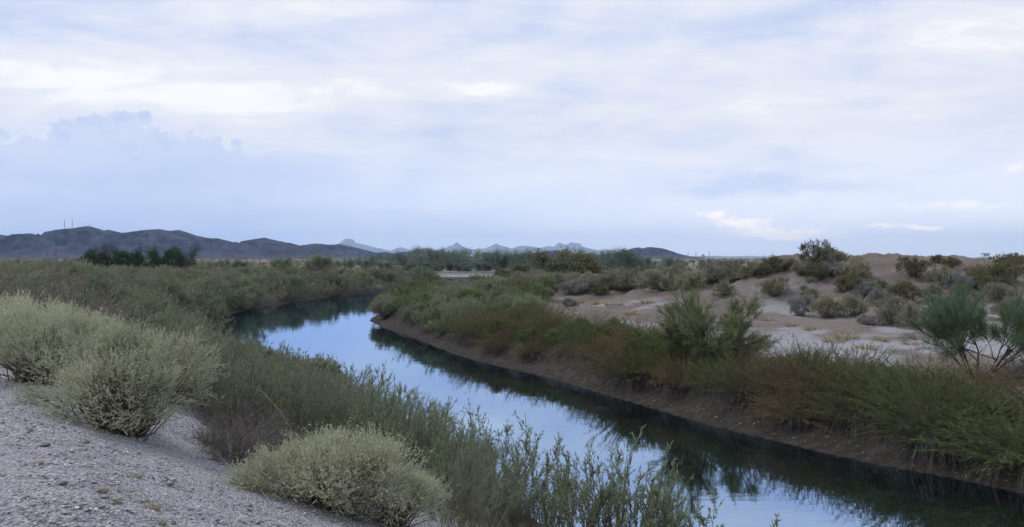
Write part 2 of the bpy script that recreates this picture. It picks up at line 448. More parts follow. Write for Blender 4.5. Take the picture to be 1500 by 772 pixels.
def ground_material():
    m, N = new_mat('ground_soil')
    tcn = N.n('ShaderNodeTexCoord'); P = tcn.outputs['Object']
    zn = N.n('ShaderNodeAttribute', attribute_name='tint')
    gravel, mud, soil = N.sep(zn.outputs['Vector'])
    n1 = N.noise(P, 0.35, 5, 0.6); n2 = N.noise(P, 3.0, 5, 0.65); n3 = N.noise(P, 22.0, 4, 0.7)
    vor = N.n('ShaderNodeTexVoronoi'); N.put(vor.inputs['Vector'], P); vor.inputs['Scale'].default_value = 16
    vor2 = N.n('ShaderNodeTexVoronoi'); N.put(vor2.inputs['Vector'], P); vor2.inputs['Scale'].default_value = 45
    peb = N.n('ShaderNodeSeparateColor'); N.put(peb.inputs[0], vor.outputs['Color'])
    peb2 = N.n('ShaderNodeSeparateColor'); N.put(peb2.inputs[0], vor2.outputs['Color'])
    desert = N.mix(N.maprange(n1, 0.3, 0.7), (0.15, 0.13, 0.105, 1), (0.21, 0.185, 0.155, 1))
    desert = N.mix(N.m('MULTIPLY', N.maprange(n2, 0.35, 0.75), 0.4), desert, (0.13, 0.11, 0.09, 1))
    gcol = N.ramp(peb2.outputs[0], [(0.0, (0.155, 0.165, 0.19)), (0.35, (0.27, 0.275, 0.305)), (0.8, (0.35, 0.352, 0.38)), (1.0, (0.56, 0.56, 0.59))])
    gcol = N.mix(N.m('MULTIPLY', N.maprange(n2, 0.4, 0.7), 0.45), gcol, (0.34, 0.32, 0.30, 1))
    scol = N.mix(N.maprange(n1, 0.35, 0.65), (0.14, 0.116, 0.101, 1), (0.20, 0.17, 0.15, 1))
    scol = N.mix(N.m('MULTIPLY', N.maprange(n3, 0.5, 0.8), 0.5), scol, (0.16, 0.13, 0.11, 1))
    mcol = N.mix(N.maprange(n2, 0.3, 0.7), (0.030, 0.026, 0.022, 1), (0.066, 0.057, 0.048, 1))
    c = N.mix(soil, desert, scol); c = N.mix(gravel, c, gcol); c = N.mix(mud, c, mcol)
    pb = N.n('ShaderNodeBsdfPrincipled'); N.put(pb.inputs['Base Color'], c); pb.inputs['Roughness'].default_value = 0.92
    pb.inputs['Specular IOR Level'].default_value = 0.15
    bp = N.n('ShaderNodeBump'); bp.inputs['Strength'].default_value = 0.8; bp.inputs['Distance'].default_value = 0.09
    hgt = N.m('ADD', N.m('MULTIPLY', n2, 1.2), N.m('ADD', N.m('MULTIPLY', n3, 0.5), N.m('MULTIPLY', vor2.outputs['Distance'], -0.35)))
    N.put(bp.inputs['Height'], hgt); N.t.links.new(bp.outputs[0], pb.inputs['Normal'])
    return finish(m, N, pb.outputs[0])


def water_material():
    m, N = new_mat('canal_water')
    tcn = N.n('ShaderNodeTexCoord'); P = tcn.outputs['Object']
    nz = N.noise(N.vm('MULTIPLY', P, (0.8, 1.0, 1.0)), 0.55, 3, 0.5)
    nb = N.noise(N.vm('MULTIPLY', P, (0.5, 1.4, 1.0)), 3.5, 3, 0.5)
    bp = N.n('ShaderNodeBump'); bp.inputs['Strength'].default_value = 0.10; bp.inputs['Distance'].default_value = 0.05
    N.put(bp.inputs['Height'], N.m('ADD', N.m('MULTIPLY', nz, 0.9), N.m('MULTIPLY', nb, 0.2)))
    fr = N.n('ShaderNodeFresnel'); fr.inputs['IOR'].default_value = 1.33; N.t.links.new(bp.outputs[0], fr.inputs['Normal'])
    body = N.n('ShaderNodeBsdfDiffuse'); body.inputs['Color'].default_value = (0.008, 0.010, 0.006, 1)
    gl = N.n('ShaderNodeBsdfGlossy'); gl.inputs['Color'].default_value = (0.56, 0.74, 1.0, 1); gl.inputs['Roughness'].default_value = 0.02
    N.t.links.new(bp.outputs[0], gl.inputs['Normal'])
    mx = N.n('ShaderNodeMixShader'); N.t.links.new(N.m('MULTIPLY_ADD', fr.outputs[0], 0.42, 0.58, clamp=True), mx.inputs[0])
    N.t.links.new(body.outputs[0], mx.inputs[1]); N.t.links.new(gl.outputs[0], mx.inputs[2])
    return finish(m, N, mx.outputs[0])


def rock_material(name, ca, cb, cc, s=0.004):
    m, N = new_mat(name)
    tcn = N.n('ShaderNodeTexCoord'); P = tcn.outputs['Object']
    zz = N.sep(P)[2]
    n1 = N.noise(P, s, 8, 0.65); n2 = N.noise(P, s * 6, 6, 0.7)
    c = N.mix(N.maprange(n1, 0.35, 0.65), (*ca, 1), (*cb, 1))
    foot = N.m('MULTIPLY', N.maprange(N.m('ADD', zz, N.m('MULTIPLY', n1, 24)), 10, 26, 0.7, 0), N.maprange(n2, 0.3, 0.6))
    c = N.mix(foot, c, (*cc, 1))
    pb = N.n('ShaderNodeBsdfPrincipled'); N.put(pb.inputs['Base Color'], c); pb.inputs['Roughness'].default_value = 0.95
    pb.inputs['Specular IOR Level'].default_value = 0.1
    b = N.n('ShaderNodeBump'); b.inputs['Strength'].default_value = 1.0; b.inputs['Distance'].default_value = 7.0
    N.put(b.inputs['Height'], n2); N.t.links.new(b.outputs[0], pb.inputs['Normal'])
    return finish(m, N, pb.outputs[0])


# ------------------------------------------------------------------ the ground, one sheet to the horizon
def spaced(lo, hi, step, grow, end_lo, end_hi):
    a = list(np.arange(lo, hi + 1e-6, step))
    s = step
    while a[-1] < end_hi: s *= grow; a.append(min(a[-1] + s, end_hi))
    s = step; b = []
    x = lo
    while x > end_lo: s *= grow; x = max(x - s, end_lo); b.append(x)
    return np.array(b[::-1] + a)


gx = spaced(-16, 36, 0.31, 1.05, -9900, 9900)
gy = spaced(3, 74, 0.31, 1.045, -9000, 10600)
GX, GY = np.meshgrid(gx, gy)
near = (np.abs(GX) < 420) & (GY > -80) & (GY < 820)
Z = np.zeros_like(GX); ZN = np.zeros(GX.shape + (3,))
z_, dL_, dR_, md_ = height(GX[near], GY[near], True)
rad = np.hypot(GX, GY)
farz = 2.2 + 0.9 * fbm(GX, GY, 0.01, 3) * sstep(60, 300, rad)
Z[:] = farz
bl = sstep(230, 400, np.hypot(GX[near], GY[near] - 60))
inner = np.minimum(dL_, dR_)
wet = np.maximum(dL_, dR_) < 3
Z[near] = np.where(wet, z_, z_ * (1 - bl) + farz[near] * bl)
g = np.zeros(z_.shape); mu = np.zeros(z_.shape); so = np.zeros(z_.shape)
xx = GX[near]; yy = GY[near]
pn = fbm(xx, yy, 0.12, 4)
pn2 = fbm(xx + 70, yy, 0.5, 3)
g = np.where((dL_ > 3.0) & (yy < 60), sstep(3.0, 4.5, dL_) * sstep(40, 12, yy), 0)
g = np.maximum(g, np.where(dR_ > 4, sstep(0.02, 0.12, pn + 0.6 * pn2 * 0.5 + 0.06) * sstep(46, 30, yy - 0.35 * xx) , 0))
g = np.maximum(g, np.where(dR_ > 4, sstep(0.03, 0.2, pn2 + 0.5 * pn) * 0.8, 0))
g = g * np.where(dR_ > 4, 1 - 0.75 * sstep(0.25, 1.0, md_), 1)
so = np.where(dR_ > 2.2, sstep(2.2, 4, dR_) * sstep(140, 90, yy), 0)
mu = np.where(dL_ > 0, sstep(2.2, 1.0, dL_), 0) + np.where(dR_ > 0, sstep(4.0, 2.6, dR_), 0) + np.where((dL_ <= 0) & (dR_ <= 0), 1, 0)
ZN[near] = np.stack([g, np.clip(mu, 0, 1), so], -1)
ni, nj = GX.shape
idx = np.arange(ni * nj).reshape(ni, nj)
quads = np.stack([idx[:-1, :-1], idx[:-1, 1:], idx[1:, 1:], idx[1:, :-1]], -1).reshape(-1, 4)
M['ground'] = ground_material()
ground = link('ground', mesh('ground', np.stack([GX, GY, Z], -1).reshape(-1, 3), [quads], M['ground'], ZN.reshape(-1, 3), smooth=True))
tag(ground, kind='structure')

# water sheet between the banks
def offset(line, d):
    t = np.gradient(line, axis=0); t = unit(t); nrm = np.stack([-t[:, 1], t[:, 0]], 1); return line + nrm * d
def resample(line, n):
    s = np.concatenate([[0], np.cumsum(np.linalg.norm(np.diff(line, axis=0), axis=1))])
    q = np.linspace(0, s[-1], n); return np.stack([np.interp(q, s, line[:, i]) for i in range(2)], 1)
wl = resample(offset(LL, 0.9), 200); wr = resample(offset(RL, -0.9), 200)
wv = np.concatenate([np.c_[wl, np.zeros(200)], np.c_[wr, np.zeros(200)]])
i_ = np.arange(199)
M['water'] = water_material()
water = link('canal_water', mesh('canal_water', wv, [np.stack([i_, i_ + 200, i_ + 201, i_ + 1], -1)], M['water'], smooth=True))
tag(water, kind='structure')

# ------------------------------------------------------------------ mountains
def mountain(name, prof, D, depth, mat, rough=0.35, nx=420, ny=70, seed=0, gs=0.014, front=0.62):
    pu = np.array([p[0] for p in prof], float); pv = np.array([p[1] for p in prof], float)
    u = np.linspace(pu[0], pu[-1], nx); t = np.linspace(-1, 1.0, ny)
    U, T = np.meshgrid(u, t)
    Y = D + T * depth
    X = (U - 750) / F * D * (1 + 0.15 * T * depth / D)
    top = np.interp(U + 0, pu, pv) + 1.5 * fbm(U + 300 * seed, U * 0 + seed, 0.16, 4, 0.6) * np.clip((377 - np.interp(U, pu, pv)) / 8, 0, 1); H = (377 - top) / F * D + CAMZ - 1.0
    H = np.maximum(H, 0)
    w = np.clip(1 - np.abs(T) ** 1.15, 0, 1)
    w = np.where(T < 0, np.clip(1 + T, 0, 1) ** 1.25, np.clip(1 - T, 0, 1) ** 1.1)
    rid = 1 - 2 * np.abs(fbm(X + seed * 777, Y, gs, 5, 0.55)) * 2
    rid2 = fbm(X + seed * 99, Y * 0.5, gs * 3.3, 4, 0.6)
    away = sstep(0.0, 0.16, np.abs(T))
    mult = 1 + away * rough * (rid - 0.55) * 2.2 + away * 1.1 * rid2 + 0.06 * rid2
    Z = H * w * np.clip(mult, 0.15, 1.6)
    lim = H * 1.0 * np.clip(1 - 0.6 * np.abs(T), 0, 1)
    Z = np.minimum(Z, lim) + 1.0
    Z[0, :] = -3; Z[-1, :] = -3; Z[:, 0] = np.minimum(Z[:, 0], -3); Z[:, -1] = np.minimum(Z[:, -1], -3)
    idx = np.arange(nx * ny).reshape(ny, nx)
    q = np.stack([idx[:-1, :-1], idx[:-1, 1:], idx[1:, 1:], idx[1:, :-1]], -1).reshape(-1, 4)
    o = link(name, mesh(name, np.stack([X, Y, Z], -1).reshape(-1, 3), [q], mat))
    return tag(o, kind='structure')


M['rock'] = rock_material('hazed_mountain_rock', (0.014, 0.017, 0.034), (0.075, 0.076, 0.112), (0.13, 0.122, 0.135), 0.02)  # part of the haze's blue is put into the rock colour
M['rockfar'] = rock_material('hazed_far_rock', (0.20, 0.19, 0.19), (0.28, 0.265, 0.26), (0.28, 0.26, 0.25), 0.002)  # paler rock: some of the fading by haze is put into its colour
left_range = [(-260, 372), (-200, 356), (-120, 340), (-60, 348), (-20, 341), (0, 343), (12, 345), (24, 348), (34, 344), (45, 341), (55, 345), (65, 348), (75, 342), (90, 335), (105, 334),
              (120, 333), (130, 331), (140, 334), (147, 337), (158, 336), (167, 338), (177, 343), (190, 341), (205, 338), (220, 336), (235, 335), (247, 337),
              (253, 339), (262, 336), (270, 339), (283, 344), (300, 347), (318, 349), (330, 352), (343, 358), (352, 356), (368, 352), (388, 348), (405, 352),
              (425, 356), (443, 361), (452, 366), (460, 372), (468, 377)]
mountain('mountain_range', left_range, 1800, 470, M['rock'], 0.45, 420, 76, 1)
mountain('mountain_range', [(395, 377), (420, 366), (443, 359), (462, 356), (475, 357), (482, 358), (495, 357), (508, 359), (520, 362), (535, 366), (550, 370), (566, 369),
                            (580, 372), (588, 369), (600, 368), (610, 371), (625, 368), (640, 367), (655, 370), (680, 374), (700, 377)], 2100, 390, M['rock'], 0.35, 300, 60, 2)
mountain('mountain_range', [(695, 377), (708, 369), (720, 371), (760, 373), (790, 370), (812, 366), (830, 370), (870, 374), (885, 373), (905, 370), (925, 364), (935, 362), (942, 363.5), (950, 361), (957, 362), (966, 362.5), (976, 366),
                            (990, 371), (1005, 375), (1018, 377.5)], 2000, 300, M['rock'], 0.4, 300, 60, 3)
mountain('distant_range', [(440, 377), (470, 366), (490, 360), (501, 358), (502.5, 351), (505, 349.5), (511, 349), (516, 350), (518.5, 353), (521, 355), (535, 358), (550, 362), (562, 364.5), (572, 367), (580, 363), (586, 361.5),
                            (593, 363), (600, 366), (612, 365), (625, 362.5), (640, 365), (652, 363), (659, 359.5), (665, 358), (666, 355), (670, 354.5), (672, 356.5), (676, 359), (683, 362), (690, 365), (700, 364), (712, 363),
                            (718, 360), (724, 357.5), (727, 355.5), (731, 358.5), (742, 361), (750, 364), (757, 361), (765, 359.5), (778, 359), (790, 362), (800, 361), (803, 360), (812, 360), (817, 356), (820, 354.5), (824, 357), (831, 357.5),
                            (836, 354), (840, 355), (849, 356), (853, 360), (862, 363), (880, 367), (890, 364.5), (900, 366), (920, 372), (960, 375), (1000, 375.5), (1050, 374.4), (1070, 375.2), (1100, 374.6), (1140, 376), (1200, 377)], 9500, 650, M['rockfar'], 0.3, 700, 40, 4, 0.0035)

# ------------------------------------------------------------------ plant builders
def quadcurve(b, d, L, droop, k, wig=0.0):
    """n stems of k points; b (n,3) base, d (n,3) heading, L (n,), droop (n,) fall towards the tip"""
    s = np.linspace(0, 1, k)[None, :, None]
    P = b[:, None] + d[:, None] * (L[:, None, None] * s)
    P[..., 2] -= (droop * L)[:, None] * s[..., 0] ** 2
    if wig: P[..., :2] += RNG.normal(0, 1, (len(b), 1, 2)) * wig * L[:, None, None] * s ** 2
    if wig: P += RNG.normal(0, wig * 0.18, P.shape) * L[:, None, None] * (s > 0)
    return P


def along(P, s):
    """sample curves P (n,k,3) at s (n,m) -> points, tangents"""
    n, k, _ = P.shape
    x = np.clip(s * (k - 1), 0, k - 1.001); i = x.astype(int); f = (x - i)[..., None]
    r = np.arange(n)[:, None]
    a = P[r, i]; b = P[r, i + 1]
    return a * (1 - f) + b * f, unit(b - a)


def willow(H=1.6, ns=46, r0=0.38, spread=0.5, nb=7, lm=44, lb=13, ll=0.065, lw=0.011, dead=0.12):
    st, fo = MB(), MB()
    a = RNG.uniform(0, 2 * np.pi, ns); rr = np.sqrt(RNG.random(ns))
    b = np.c_[np.cos(a) * rr * r0, np.sin(a) * rr * r0, np.full(ns, -0.1)]
    lean = spread * rr * RNG.uniform(0.5, 1.2, ns) + 0.04
    d = np.c_[np.cos(a) * np.sin(lean), np.sin(a) * np.sin(lean), np.cos(lean)]
    L = H * RNG.uniform(0.55, 1.05, ns) * (1 - 0.18 * rr)
    P = quadcurve(b, d, L, RNG.uniform(-0.02, 0.10, ns), 6, 0.07)
    st.tubes(P, np.linspace(0.0075, 0.0025, 6)[None], RNG.random(ns))
    s = RNG.uniform(0.28, 0.97, (ns, nb)); bp, bt = along(P, s)
    bd = unit(bt + RNG.normal(0, 0.42, bt.shape) + np.array([0, 0, 0.25]))
    bL = (L[:, None] * (1.05 - s) * RNG.uniform(0.3, 0.6, s.shape) + 0.08).ravel()
    BP = quadcurve(bp.reshape(-1, 3), bd.reshape(-1, 3), bL, np.full(len(bL), 0.05), 4, 0.06)
    st.tubes(BP, np.linspace(0.0035, 0.0015, 4)[None], RNG.random(len(bL)))
    def lv(C, m, lo):
        q = RNG.uniform(lo, 1.0, (len(C), m)); p, t = along(C, q)
        p = p.reshape(-1, 3); t = t.reshape(-1, 3)
        dd = unit(t * 1.0 + RNG.normal(0, 0.42, t.shape))
        sz = RNG.uniform(0.6, 1.15, len(p))
        ti = np.clip(np.repeat(RNG.random(len(C)), m) * 0.5 + RNG.random(len(p)) * 0.6, 0, 1)
        fo.leaves(p, dd, ll * sz, lw * sz, ti)
    alive = RNG.random(ns) > dead
    lv(P[alive], lm, 0.22)
    lv(BP[np.repeat(alive, nb)], lb, 0.1)
    return [('stems', st.build('willow_stems', M['stem'])), ('foliage', fo.build('willow_foliage', M['willow']))]


def saltbush(R=1.0, H=1.2, tips=170, sprigs=34, lf=7, sl=0.12, ll=0.024, lw=0.009, lobes=11, mat='salt'):
    st, fo = MB(), MB()
    la = np.arange(lobes) * 2.4 + RNG.uniform(-0.4, 0.4, lobes); lr = np.sqrt((np.arange(lobes) + 0.4) / lobes) * 0.68
    lc = np.c_[np.cos(la) * lr * R, np.sin(la) * lr * R, H * (0.58 - 0.42 * lr ** 1.6) * RNG.uniform(0.6, 1.3, lobes)]
    lrad = RNG.uniform(0.22, 0.44, lobes)
    k = RNG.integers(0, lobes, tips)
    o = unit(RNG.normal(size=(tips, 3)) + np.array([0, 0, 0.3]) + unit(lc[k]) * 0.7)
    T = lc[k] + o * (lrad[k] * R)[:, None] * np.array([1, 1, 0.9 * H / R]) * RNG.uniform(0.82, 1.04, (tips, 1))
    T[:, 2] = np.maximum(T[:, 2], RNG.uniform(0.03, 0.14, tips) * H)
    b = np.c_[RNG.normal(0, 0.10 * R, (tips, 2)), np.full(tips, -0.08)]
    s = np.linspace(0, 1, 5)[None, :, None]
    P = b[:, None] * (1 - s) + T[:, None] * s
    P[:, 1:-1] += RNG.normal(0, 0.04 * R, (tips, 3, 3))
    st.tubes(P, np.linspace(0.010, 0.003, 5)[None] * R, RNG.random(tips))
    n = tips * sprigs
    oo = np.repeat(o, sprigs, 0)
    q = RNG.uniform(0.80, 1.0, (tips, sprigs)); sp, _ = along(P, q); sp = sp.reshape(-1, 3) + RNG.normal(0, 0.05 * R, (n, 3))
    sp[:, 2] = np.maximum(sp[:, 2], 0.01)
    sd = unit(oo * 0.85 + RNG.normal(0, 0.42, (n, 3)) + np.array([0, 0, 0.42]))
    sL = sl * RNG.uniform(0.5, 1.3, n)
    SP = quadcurve(sp, sd, sL, np.full(n, -0.05), 3, 0.08)
    tin = np.clip(np.repeat(RNG.random(lobes)[k], sprigs) * 0.4 + np.repeat(RNG.random(tips), sprigs) * 0.35 + RNG.random(n) * 0.35, 0, 1)
    fo.leaves(sp, sd, sL, 0.006 * (ll / 0.024), tin * 0.7)
    qq = RNG.uniform(0.1, 1.0, (n, lf)); p, t = along(SP, qq)
    p = p.reshape(-1, 3); t = t.reshape(-1, 3)
    sz = RNG.uniform(0.6, 1.2, len(p))
    fo.leaves(p, unit(t + RNG.normal(0, 0.6, t.shape)), ll * sz, lw * sz, np.clip(np.repeat(tin, lf) + RNG.normal(0, 0.12, len(p)), 0, 1))
    return [('stems', st.build('saltbush_stems', M['stem'])), ('foliage', fo.build('saltbush_foliage', M[mat]))]


def dims(parts):
    """real half-width and height of a plant prototype"""
    me = parts[-1][1] if parts[-1][0] != 'dead_stems' else parts[1][1]
    c = np.empty(len(me.vertices) * 3, np.float32); me.vertices.foreach_get('co', c); c = c.reshape(-1, 3)
    return float(np.percentile(np.hypot(c[:, 0], c[:, 1]), 96)), float(np.percentile(c[:, 2], 99.5))


def broom(H=1.4, ns=270, R=0.6, lm=34, ll=0.09, lw=0.009, skirt=170, sweep=(0.12, -0.05)):
    st, fo, sk = MB(), MB(), MB()
    a = RNG.uniform(0, 2 * np.pi, ns); rr = np.sqrt(RNG.random(ns))
    b = np.c_[np.cos(a) * rr * R * 0.6, np.sin(a) * rr * R * 0.6, np.full(ns, -0.05)]
    lean = 0.1 + 1.2 * rr ** 1.2 * RNG.uniform(0.65, 1.1, ns)
    d = np.c_[np.cos(a) * np.sin(lean) + sweep[0], np.sin(a) * np.sin(lean) + sweep[1], np.cos(lean)]
    d = unit(d)
    L = H * RNG.uniform(0.65, 1.15, ns)
    P = quadcurve(b, d, L, RNG.uniform(0.05, 0.42, ns), 6, 0.06)
    st.tubes(P, np.linspace(0.006, 0.002, 6)[None], RNG.random(ns))
    q = RNG.uniform(0.2, 1.0, (ns, lm)); p, t = along(P, q); p = p.reshape(-1, 3); t = t.reshape(-1, 3)
    sz = RNG.uniform(0.6, 1.4, len(p))
    ti = np.clip(np.repeat(RNG.random(ns), lm) * 0.6 + 0.45 * RNG.random(len(p)), 0, 1)
    fo.leaves(p + RNG.normal(0, 0.012, p.shape), unit(t + RNG.normal(0, 0.38, t.shape)), ll * sz, lw * sz, ti)
    parts = [('stems', st.build('broom_stems', M['stem'])), ('foliage', fo.build('broom_foliage', M['broom_green']))]
    if skirt:
        a = RNG.uniform(0, 2 * np.pi, skirt)
        b = np.c_[np.cos(a) * R * 0.75, np.sin(a) * R * 0.75, RNG.uniform(0.0, 0.3, skirt) * H]
        b[:, :2] *= RNG.uniform(0.6, 1.05, (skirt, 1))
        d = unit(np.c_[np.cos(a) * 0.8, np.sin(a) * 0.8, RNG.uniform(-0.5, 0.3, skirt)])
        P = quadcurve(b, d, RNG.uniform(0.22, 0.5, skirt) * H, np.full(skirt, 1.3), 5, 0.08)
        sk.tubes(P, np.linspace(0.006, 0.0025, 5)[None], RNG.random(skirt))
        q = RNG.uniform(0.1, 1, (skirt, 10)); p, t = along(P, q)
        p = p.reshape(-1, 3); t = t.reshape(-1, 3)
        sk.leaves(p, unit(t + RNG.normal(0, 0.35, t.shape)), 0.09, 0.010, RNG.random(len(p)))
        parts.append(('dead_stems', sk.build('broom_skirt', M['root'])))
    return parts


def twigbush(R=0.8, H=0.9, n=70, nb=10, leafy=0):
    st, fo = MB(), MB()
    a = RNG.uniform(0, 2 * np.pi, n); rr = np.sqrt(RNG.random(n))
    b = np.c_[np.cos(a) * rr * 0.15 * R, np.sin(a) * rr * 0.15 * R, np.full(n, -0.05)]
    lean = 0.1 + 1.15 * rr
    d = np.c_[np.cos(a) * np.sin(lean), np.sin(a) * np.sin(lean), np.cos(lean)]
    L = RNG.uniform(0.6, 1.1, n) * (H + (R - H) * rr)
    P = quadcurve(b, d, L, RNG.uniform(-0.15, 0.15, n), 6, 0.12)
    st.tubes(P, np.linspace(0.010, 0.003, 6)[None], RNG.random(n))
    s = RNG.uniform(0.25, 0.95, (n, nb)); bp, bt = along(P, s)
    bd = unit(bt + RNG.normal(0, 0.6, bt.shape))
    bL = (L[:, None] * RNG.uniform(0.15, 0.4, s.shape)).ravel()
    BP = quadcurve(bp.reshape(-1, 3), bd.reshape(-1, 3), bL, np.full(len(bL), 0.0), 4, 0.15)
    st.tubes(BP, np.linspace(0.004, 0.0016, 4)[None], RNG.random(len(bL)))
    q = RNG.uniform(0.1, 1, (len(BP), 7)); p, t = along(BP, q); p = p.reshape(-1, 3); t = t.reshape(-1, 3)
    fo.leaves(p, unit(t + RNG.normal(0, 0.7, t.shape)), RNG.uniform(0.04, 0.10, len(p)), 0.0055, RNG.random(len(p)))
    parts = [('branches', st.build('twig_branches', M['twig'])), ('twigs', fo.build('twig_ends', M['twig']))]
    if leafy:
        f2 = MB(); q = RNG.uniform(0.3, 1, (len(BP), leafy)); p, t = along(BP, q); p = p.reshape(-1, 3); t = t.reshape(-1, 3)
        f2.leaves(p, unit(t + RNG.normal(0, 0.5, t.shape) + np.array([0, 0, 0.2])), RNG.uniform(0.03, 0.065, len(p)), 0.011, RNG.random(len(p)))
        parts.append(('foliage', f2.build('dry_foliage', M['dry'])))
    return parts


def limbs(H, spread, levels, trunks, fan=(3, 5), up=0.35, gn=0.28, ratio=0.62, r0=0.05):
    """branching skeleton; returns polylines by level (list of (n,k,3) arrays) and radii"""
    out = []
    cur = []
    for i in range(trunks):
        a = 2 * math.pi * i / trunks + random.uniform(-0.5, 0.5)
        ln = random.uniform(0.25, 0.6) * spread
        cur.append((np.array([0.06 * math.cos(a), 0.06 * math.sin(a), -0.15]), unit(np.array([math.cos(a) * ln, math.sin(a) * ln, 1.0])), H * random.uniform(0.36, 0.5), r0))
    for lv in range(levels):
        b = np.array([c[0] for c in cur]); d = np.array([c[1] for c in cur]); L = np.array([c[2] for c in cur]); r = np.array([c[3] for c in cur])
        P = quadcurve(b, d, L, np.full(len(b), -up * 0.2), 5, 0.10)
        out.append((P, r[:, None] * np.linspace(1, 0.62, 5)[None]))
        nxt = []
        for i in range(len(cur)):
            for j in range(random.randint(*fan)):
                s = np.array([[random.uniform(0.4, 1.0) if j else 1.0]])
                p, t = along(P[i:i + 1], s)
                dd = unit(t[0, 0] + np.random.normal(0, gn, 3) * np.array([1, 1, 0.8]) * (1.0 if j else 0.4) + np.array([0, 0, up * 0.25]))
                nxt.append((p[0, 0], dd, L[i] * ratio * random.uniform(0.75, 1.2), r[i] * 0.55))
        cur = nxt
    return out


np.random.seed(4)


def palo_verde(H=2.9, spread=1.0, trunks=7, levels=4, needles=30, nl=0.15, nw=0.007, fan=(4, 5), gn=0.4, low=0.5):
    tr, fo = MB(), MB()
    sk = limbs(H, spread, levels, trunks, fan, 0.2, gn, 0.62, 0.026)
    for P, r in sk: tr.tubes(P, r, RNG.random(len(P)), 4 if len(P) < 200 else 3)
    for li, (P, r) in enumerate(sk[-2:]):
        n = len(P); m = needles if li else needles // 2
        q = RNG.uniform(0.0 if li else 0.3, 1, (n, m)); p, t = along(P, q)
        dd = unit(t.reshape(-1, 3) + RNG.normal(0, 0.5, (n * m, 3)) + np.array([0, 0, 0.2]))
        tin = np.clip(np.repeat(RNG.random(n), m) * 0.6 + RNG.random(n * m) * 0.45, 0, 1)
        p = p.reshape(-1, 3); LL_ = nl * RNG.uniform(0.4, 1.5, len(p))
        fo.leaves(p, dd, LL_, nw, tin)
        m2 = RNG.random(len(p)) < 0.7
        fo.leaves((p + dd * (LL_ * 0.6)[:, None])[m2], unit(dd + RNG.normal(0, 0.6, dd.shape))[m2], LL_[m2] * 0.8, nw, tin[m2])
    return [('trunk', tr.build('palo_trunk', M['bark'])), ('crown', fo.build('palo_crown', M['palo']))]


def broadtree(H=6.0, spread=1.0, trunks=3, levels=3, clump=70, cs=0.55, ll=0.26, lw=0.12, mat='tree', low=0.0):
    tr, fo = MB(), MB()
    sk = limbs(H, spread, levels, trunks, (3, 5), 0.2, 0.5, 0.64, 0.10)
    for P, r in sk: tr.tubes(P, r, RNG.random(len(P)), 4)
    P = sk[-1][0]; n = len(P)
    q = RNG.uniform(0.2, 1.05, (n, clump)); p, t = along(P, q)
    c = p.reshape(-1, 3) + RNG.normal(0, cs * H / 6 * 0.45, (n * clump, 3))
    c[:, 2] = np.maximum(c[:, 2], 0.1)
    dd = unit(t.reshape(-1, 3) * 0.5 + RNG.normal(0, 0.8, c.shape) + np.array([0, 0, 0.25]))
    tin = np.clip(np.repeat(RNG.random(n), clump) * 0.6 + RNG.random(n * clump) * 0.45, 0, 1)
    sz = RNG.uniform(0.5, 1.2, len(c))
    fo.leaves(c, dd, ll * sz, lw * sz, tin)
    if low:
        m = int(low); a = RNG.uniform(0, 2 * np.pi, m); r_ = np.sqrt(RNG.random(m)) * H * 0.42
        c = np.c_[np.cos(a) * r_, np.sin(a) * r_, RNG.uniform(0.0, 0.45, m) * H]
        fo.leaves(c, unit(RNG.normal(0, 0.7, c.shape) + np.array([0, 0, 0.6])), ll * RNG.uniform(0.5, 1.2, m), lw, RNG.random(m))
    return [('trunk', tr.build('tree_trunk', M['bark'])), ('crown', fo.build('tree_crown', M[mat]))]


def tuft(n=90, H=0.28, spread=0.8):
    fo = MB()
    a = RNG.uniform(0, 2 * np.pi, n); rr = np.sqrt(RNG.random(n))
    b = np.c_[np.cos(a) * rr * 0.16, np.sin(a) * rr * 0.16, np.full(n, -0.02)]
    d = unit(np.c_[np.cos(a) * rr * spread, np.sin(a) * rr * spread, np.ones(n)])
    L = H * RNG.uniform(0.5, 1.1, n)
    P = quadcurve(b, d, L, RNG.uniform(0, 0.5, n), 4, 0.1)
    fo.tubes(P, np.linspace(0.006, 0.002, 4)[None], RNG.random(n))
    return [('blades', fo.build('tuft_blades', M['straw']))]


_RECOL = {}


def recoloured(me, mat):
    k = (me.name, mat.name)
    if me.materials[0] == mat: return me
    if k not in _RECOL:
        c = me.copy(); c.materials.clear(); c.materials.append(mat); _RECOL[k] = c
    return _RECOL[k]


def plant(name, protos, loc, label, cat, group=None, scale=1.0, rot=None, mats=None, sz=None, tilt=None):
    root = bpy.data.objects.new(name, None); COL.objects.link(root)
    root.empty_display_size = 0.2
    root.location = loc
    rz = random.uniform(0, 6.283) if rot is None else rot
    root.rotation_euler = (0, 0, rz) if tilt is None else (tilt[0], tilt[1], rz)
    root.scale = (scale, scale, scale * (sz if sz else 1.0))
    for part, me in protos:
        if mats and part in mats: me = recoloured(me, mats[part])
        o = bpy.data.objects.new(part, me); COL.objects.link(o); o.parent = root
    tag(root, label, cat, group)
    return root


